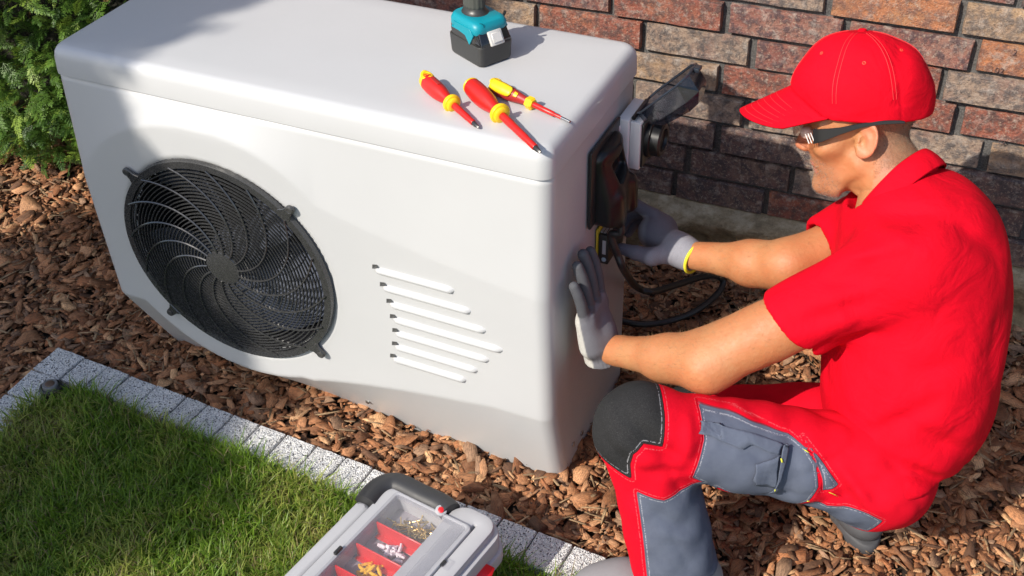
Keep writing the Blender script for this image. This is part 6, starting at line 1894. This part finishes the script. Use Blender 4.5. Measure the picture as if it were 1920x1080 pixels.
    def glove(name, fn, lo, hi, colfn):
        V, Fq = surface_net(fn, lo, hi, .0026)
        return adopt(from_np(name, V, Fq, gm, None, True, colors=colfn(V)))
    # left hand: flat against the side of the unit, fingers up, little finger edge towards the lawn
    w0 = LWR; px_ = UB[0]
    fdir = nz(np.array((-0.2180, -0.8020, 0.4917)) - w0); HSC = 1.12
    pn = nz((-1, .02, .0)); pn = nz(pn - fdir * (pn @ fdir)); th = np.cross(pn, fdir)      # th: towards thumb side
    if th[1] < 0: th = -th
    # rotate the hand a little so the back shows to the camera
    def hp(f_, s_, n_): return w0 + (fdir * f_ + th * s_ + pn * n_) * HSC
    def hq0(f_, s_, n_): return w0 + fdir * f_ + th * s_ + pn * n_
    Rg = np.stack([fdir, th, pn], 1)
    fingers = [(-.032, .088, .058, .0090), (-.011, .090, .076, .0097), (.011, .091, .080, .0098), (.032, .088, .072, .0096)]
    def lhand(P):
        P = w0 + (P - w0) / HSC
        return lhand0(P) * HSC
    def lhand0(P):
        d = sd_box(P, hq0(.052, 0, .0), (.044, .038, .0145), .014, Rg)
        d = smin(d, sd_cap(P, hq0(-.025, 0, 0), hq0(.030, .0, .0), .0315, .030), .018)
        d = smin(d, sd_cap(P, hq0(.020, -.026, .006), hq0(.070, -.027, .004), .015, .014), .012)
        for s, f0, ln_, r in fingers:
            s1 = s * 1.12
            a, b, c2, e = hq0(f0 - .012, s, .0), hq0(f0 + ln_ * .42, s1, -.002), hq0(f0 + ln_ * .75, s1 * 1.05, -.001), hq0(f0 + ln_, s1 * 1.06, .002)
            f_ = sd_cap(P, a, b, r * 1.06, r); f_ = np.minimum(f_, sd_cap(P, b, c2, r, r * .96)); f_ = np.minimum(f_, sd_cap(P, c2, e, r * .96, r * .90))
            d = smin(d, f_, .0030)
        a, b, e = hq0(.015, .030, .008), hq0(.052, .056, .012), hq0(.085, .068, .018)
        tb = smin(sd_cap(P, a, b, .0150, .0115), sd_cap(P, b, e, .0115, .0095), .004); d = smin(d, tb, .010)
        # ribbed cuff
        q = (P - w0) @ fdir
        d = d + .0007 * np.sin(np.arctan2((P - w0) @ pn, (P - w0) @ th) * 34) * np.clip((.012 - q) / .01, 0, 1)
        return smax(d, -(q + .020), .002)
    lo, hi = bounds([hp(-.02, -.05, -.03), hp(.175, .09, .03), hp(-.02, .09, -.03), hp(.175, -.05, .03)], .02)
    def lcol(V):
        q = (V - w0) / HSC; f_ = q @ fdir; n_ = q @ pn; s_ = q @ th
        c = np.tile(knit, (len(V), 1)); m = np.clip((n_ - .004) / .002, 0, 1)[:, None] * (f_ < .09)[:, None]; c = c * (1 - m) + pale * m
        m = np.clip((f_ - .088 + .004 * np.sin(s_ * 220)) / .003, 0, 1)[:, None]; c = c * (1 - m) + coat * m
        return c
    glove('glove', lhand, lo, hi, lcol)
    # right hand: thumb towards the camera, fingers curled over the terminal module
    w1 = RWR
    K = [np.array(p) for p in ((-0.1744, -0.5293, 0.4388), (-0.1724, -0.5130, 0.4243), (-0.1713, -0.4998, 0.4065), (-0.1681, -0.4930, 0.3881))]
    A1 = [np.array(p) for p in ((-0.2130, -0.5233, 0.4501), (-0.2124, -0.5029, 0.4330), (-0.2102, -0.4874, 0.4142), (-0.2030, -0.4794, 0.3935))]
    A2 = [np.array(p) for p in ((-0.2361, -0.5358, 0.4389), (-0.2368, -0.5126, 0.4209), (-0.2347, -0.4968, 0.3992), (-0.2248, -0.4845, 0.3789))]
    A3 = [np.array(p) for p in ((-0.2377, -0.5602, 0.4184), (-0.2410, -0.5360, 0.3998), (-0.2397, -0.5188, 0.3817), (-0.2312, -0.5031, 0.3663))]
    T0, T1, T2, T3 = [np.array(p) for p in ((-0.1253, -0.5929, 0.4019), (-0.1493, -0.6164, 0.4076), (-0.1781, -0.6240, 0.4137), (-0.2059, -0.6253, 0.4170))]
    rd = nz(np.array((-0.1662, -0.5541, 0.4126)) - w1)
    def rhand(P):
        d = sd_cap(P, w1 - rd * .02, w1 + rd * .02, .0290, .0285)
        pc = np.array((-0.1650, -0.5478, 0.4113))
        d = smin(d, sd_cap(P, w1 + rd * .018, pc, .027, .030), .020)
        d = smin(d, sd_ell(P, np.array((-0.1611, -0.5332, 0.4104)), (.036, .036, .033)), .016)
        for k in range(4):
            r = (.0118, .0118, .0112, .0102)[k]
            f_ = sd_cap(P, pc, K[k], .020, r * 1.15); f_ = smin(f_, sd_cap(P, K[k], A1[k], r * 1.12, r), .004)
            f_ = smin(f_, sd_cap(P, A1[k], A2[k], r, r * .95), .003); f_ = smin(f_, sd_cap(P, A2[k], A3[k], r * .95, r * .80), .003)
            d = smin(d, f_, .0065)
        tb = smin(sd_cap(P, w1 + rd * .02, T1, .022, .0165), sd_cap(P, T1, T2, .0165, .0135), .006); tb = smin(tb, sd_cap(P, T2, T3, .0135, .0105), .004)
        d = smin(d, tb, .010)
        q = (P - w1) @ rd
        d = d + .0010 * np.sin(q * 700) * np.clip((.045 - q) / .02, 0, 1) * .5
        return smax(d, -(q + .014), .002)
    lo, hi = bounds(K + A1 + A2 + A3 + [T1, T2, T3, w1], .035)
    def rcol(V):
        c = np.tile(np.array([.090, .090, .112]), (len(V), 1)); q = (V - w1) @ rd
        m = np.clip((.050 - q) / .006, 0, 1)[:, None]; c = c * (1 - m) + np.array([.19, .19, .215]) * m
        ins = np.array((-0.1896, -0.5427, 0.4057)); m = np.clip((.040 - np.sqrt(((V - ins) ** 2).sum(1))) / .006, 0, 1)[:, None]; c = c * (1 - m * .8) + np.array([.22, .22, .235]) * m * .8
        return c
    glove('glove', rhand, lo, hi, rcol)
    yb = plain('glove_yellow_hem', (.72, .66, .03), .7, bump_s=.4, bump_scale=700)
    def torus(c, ax, R0, r0, name, mat):
        X, Y, Z = frame_from(tuple(ax)); return adopt(tube_obj(name, [Vector(c) + (X * math.cos(a) + Y * math.sin(a)) * R0 for a in [2 * math.pi * k / 32 for k in range(32)]], r0, mat, None, 8, closed=True))
    torus(w1 - rd * .0145, rd, .0285, .0032, 'glove_hem', yb)
    torus(w0 - fdir * .0195, fdir, .0300, .0022, 'glove_hem', plain_cache('glove_hem_grey', (.13, .13, .16), .8))
    return t
man = build_man()
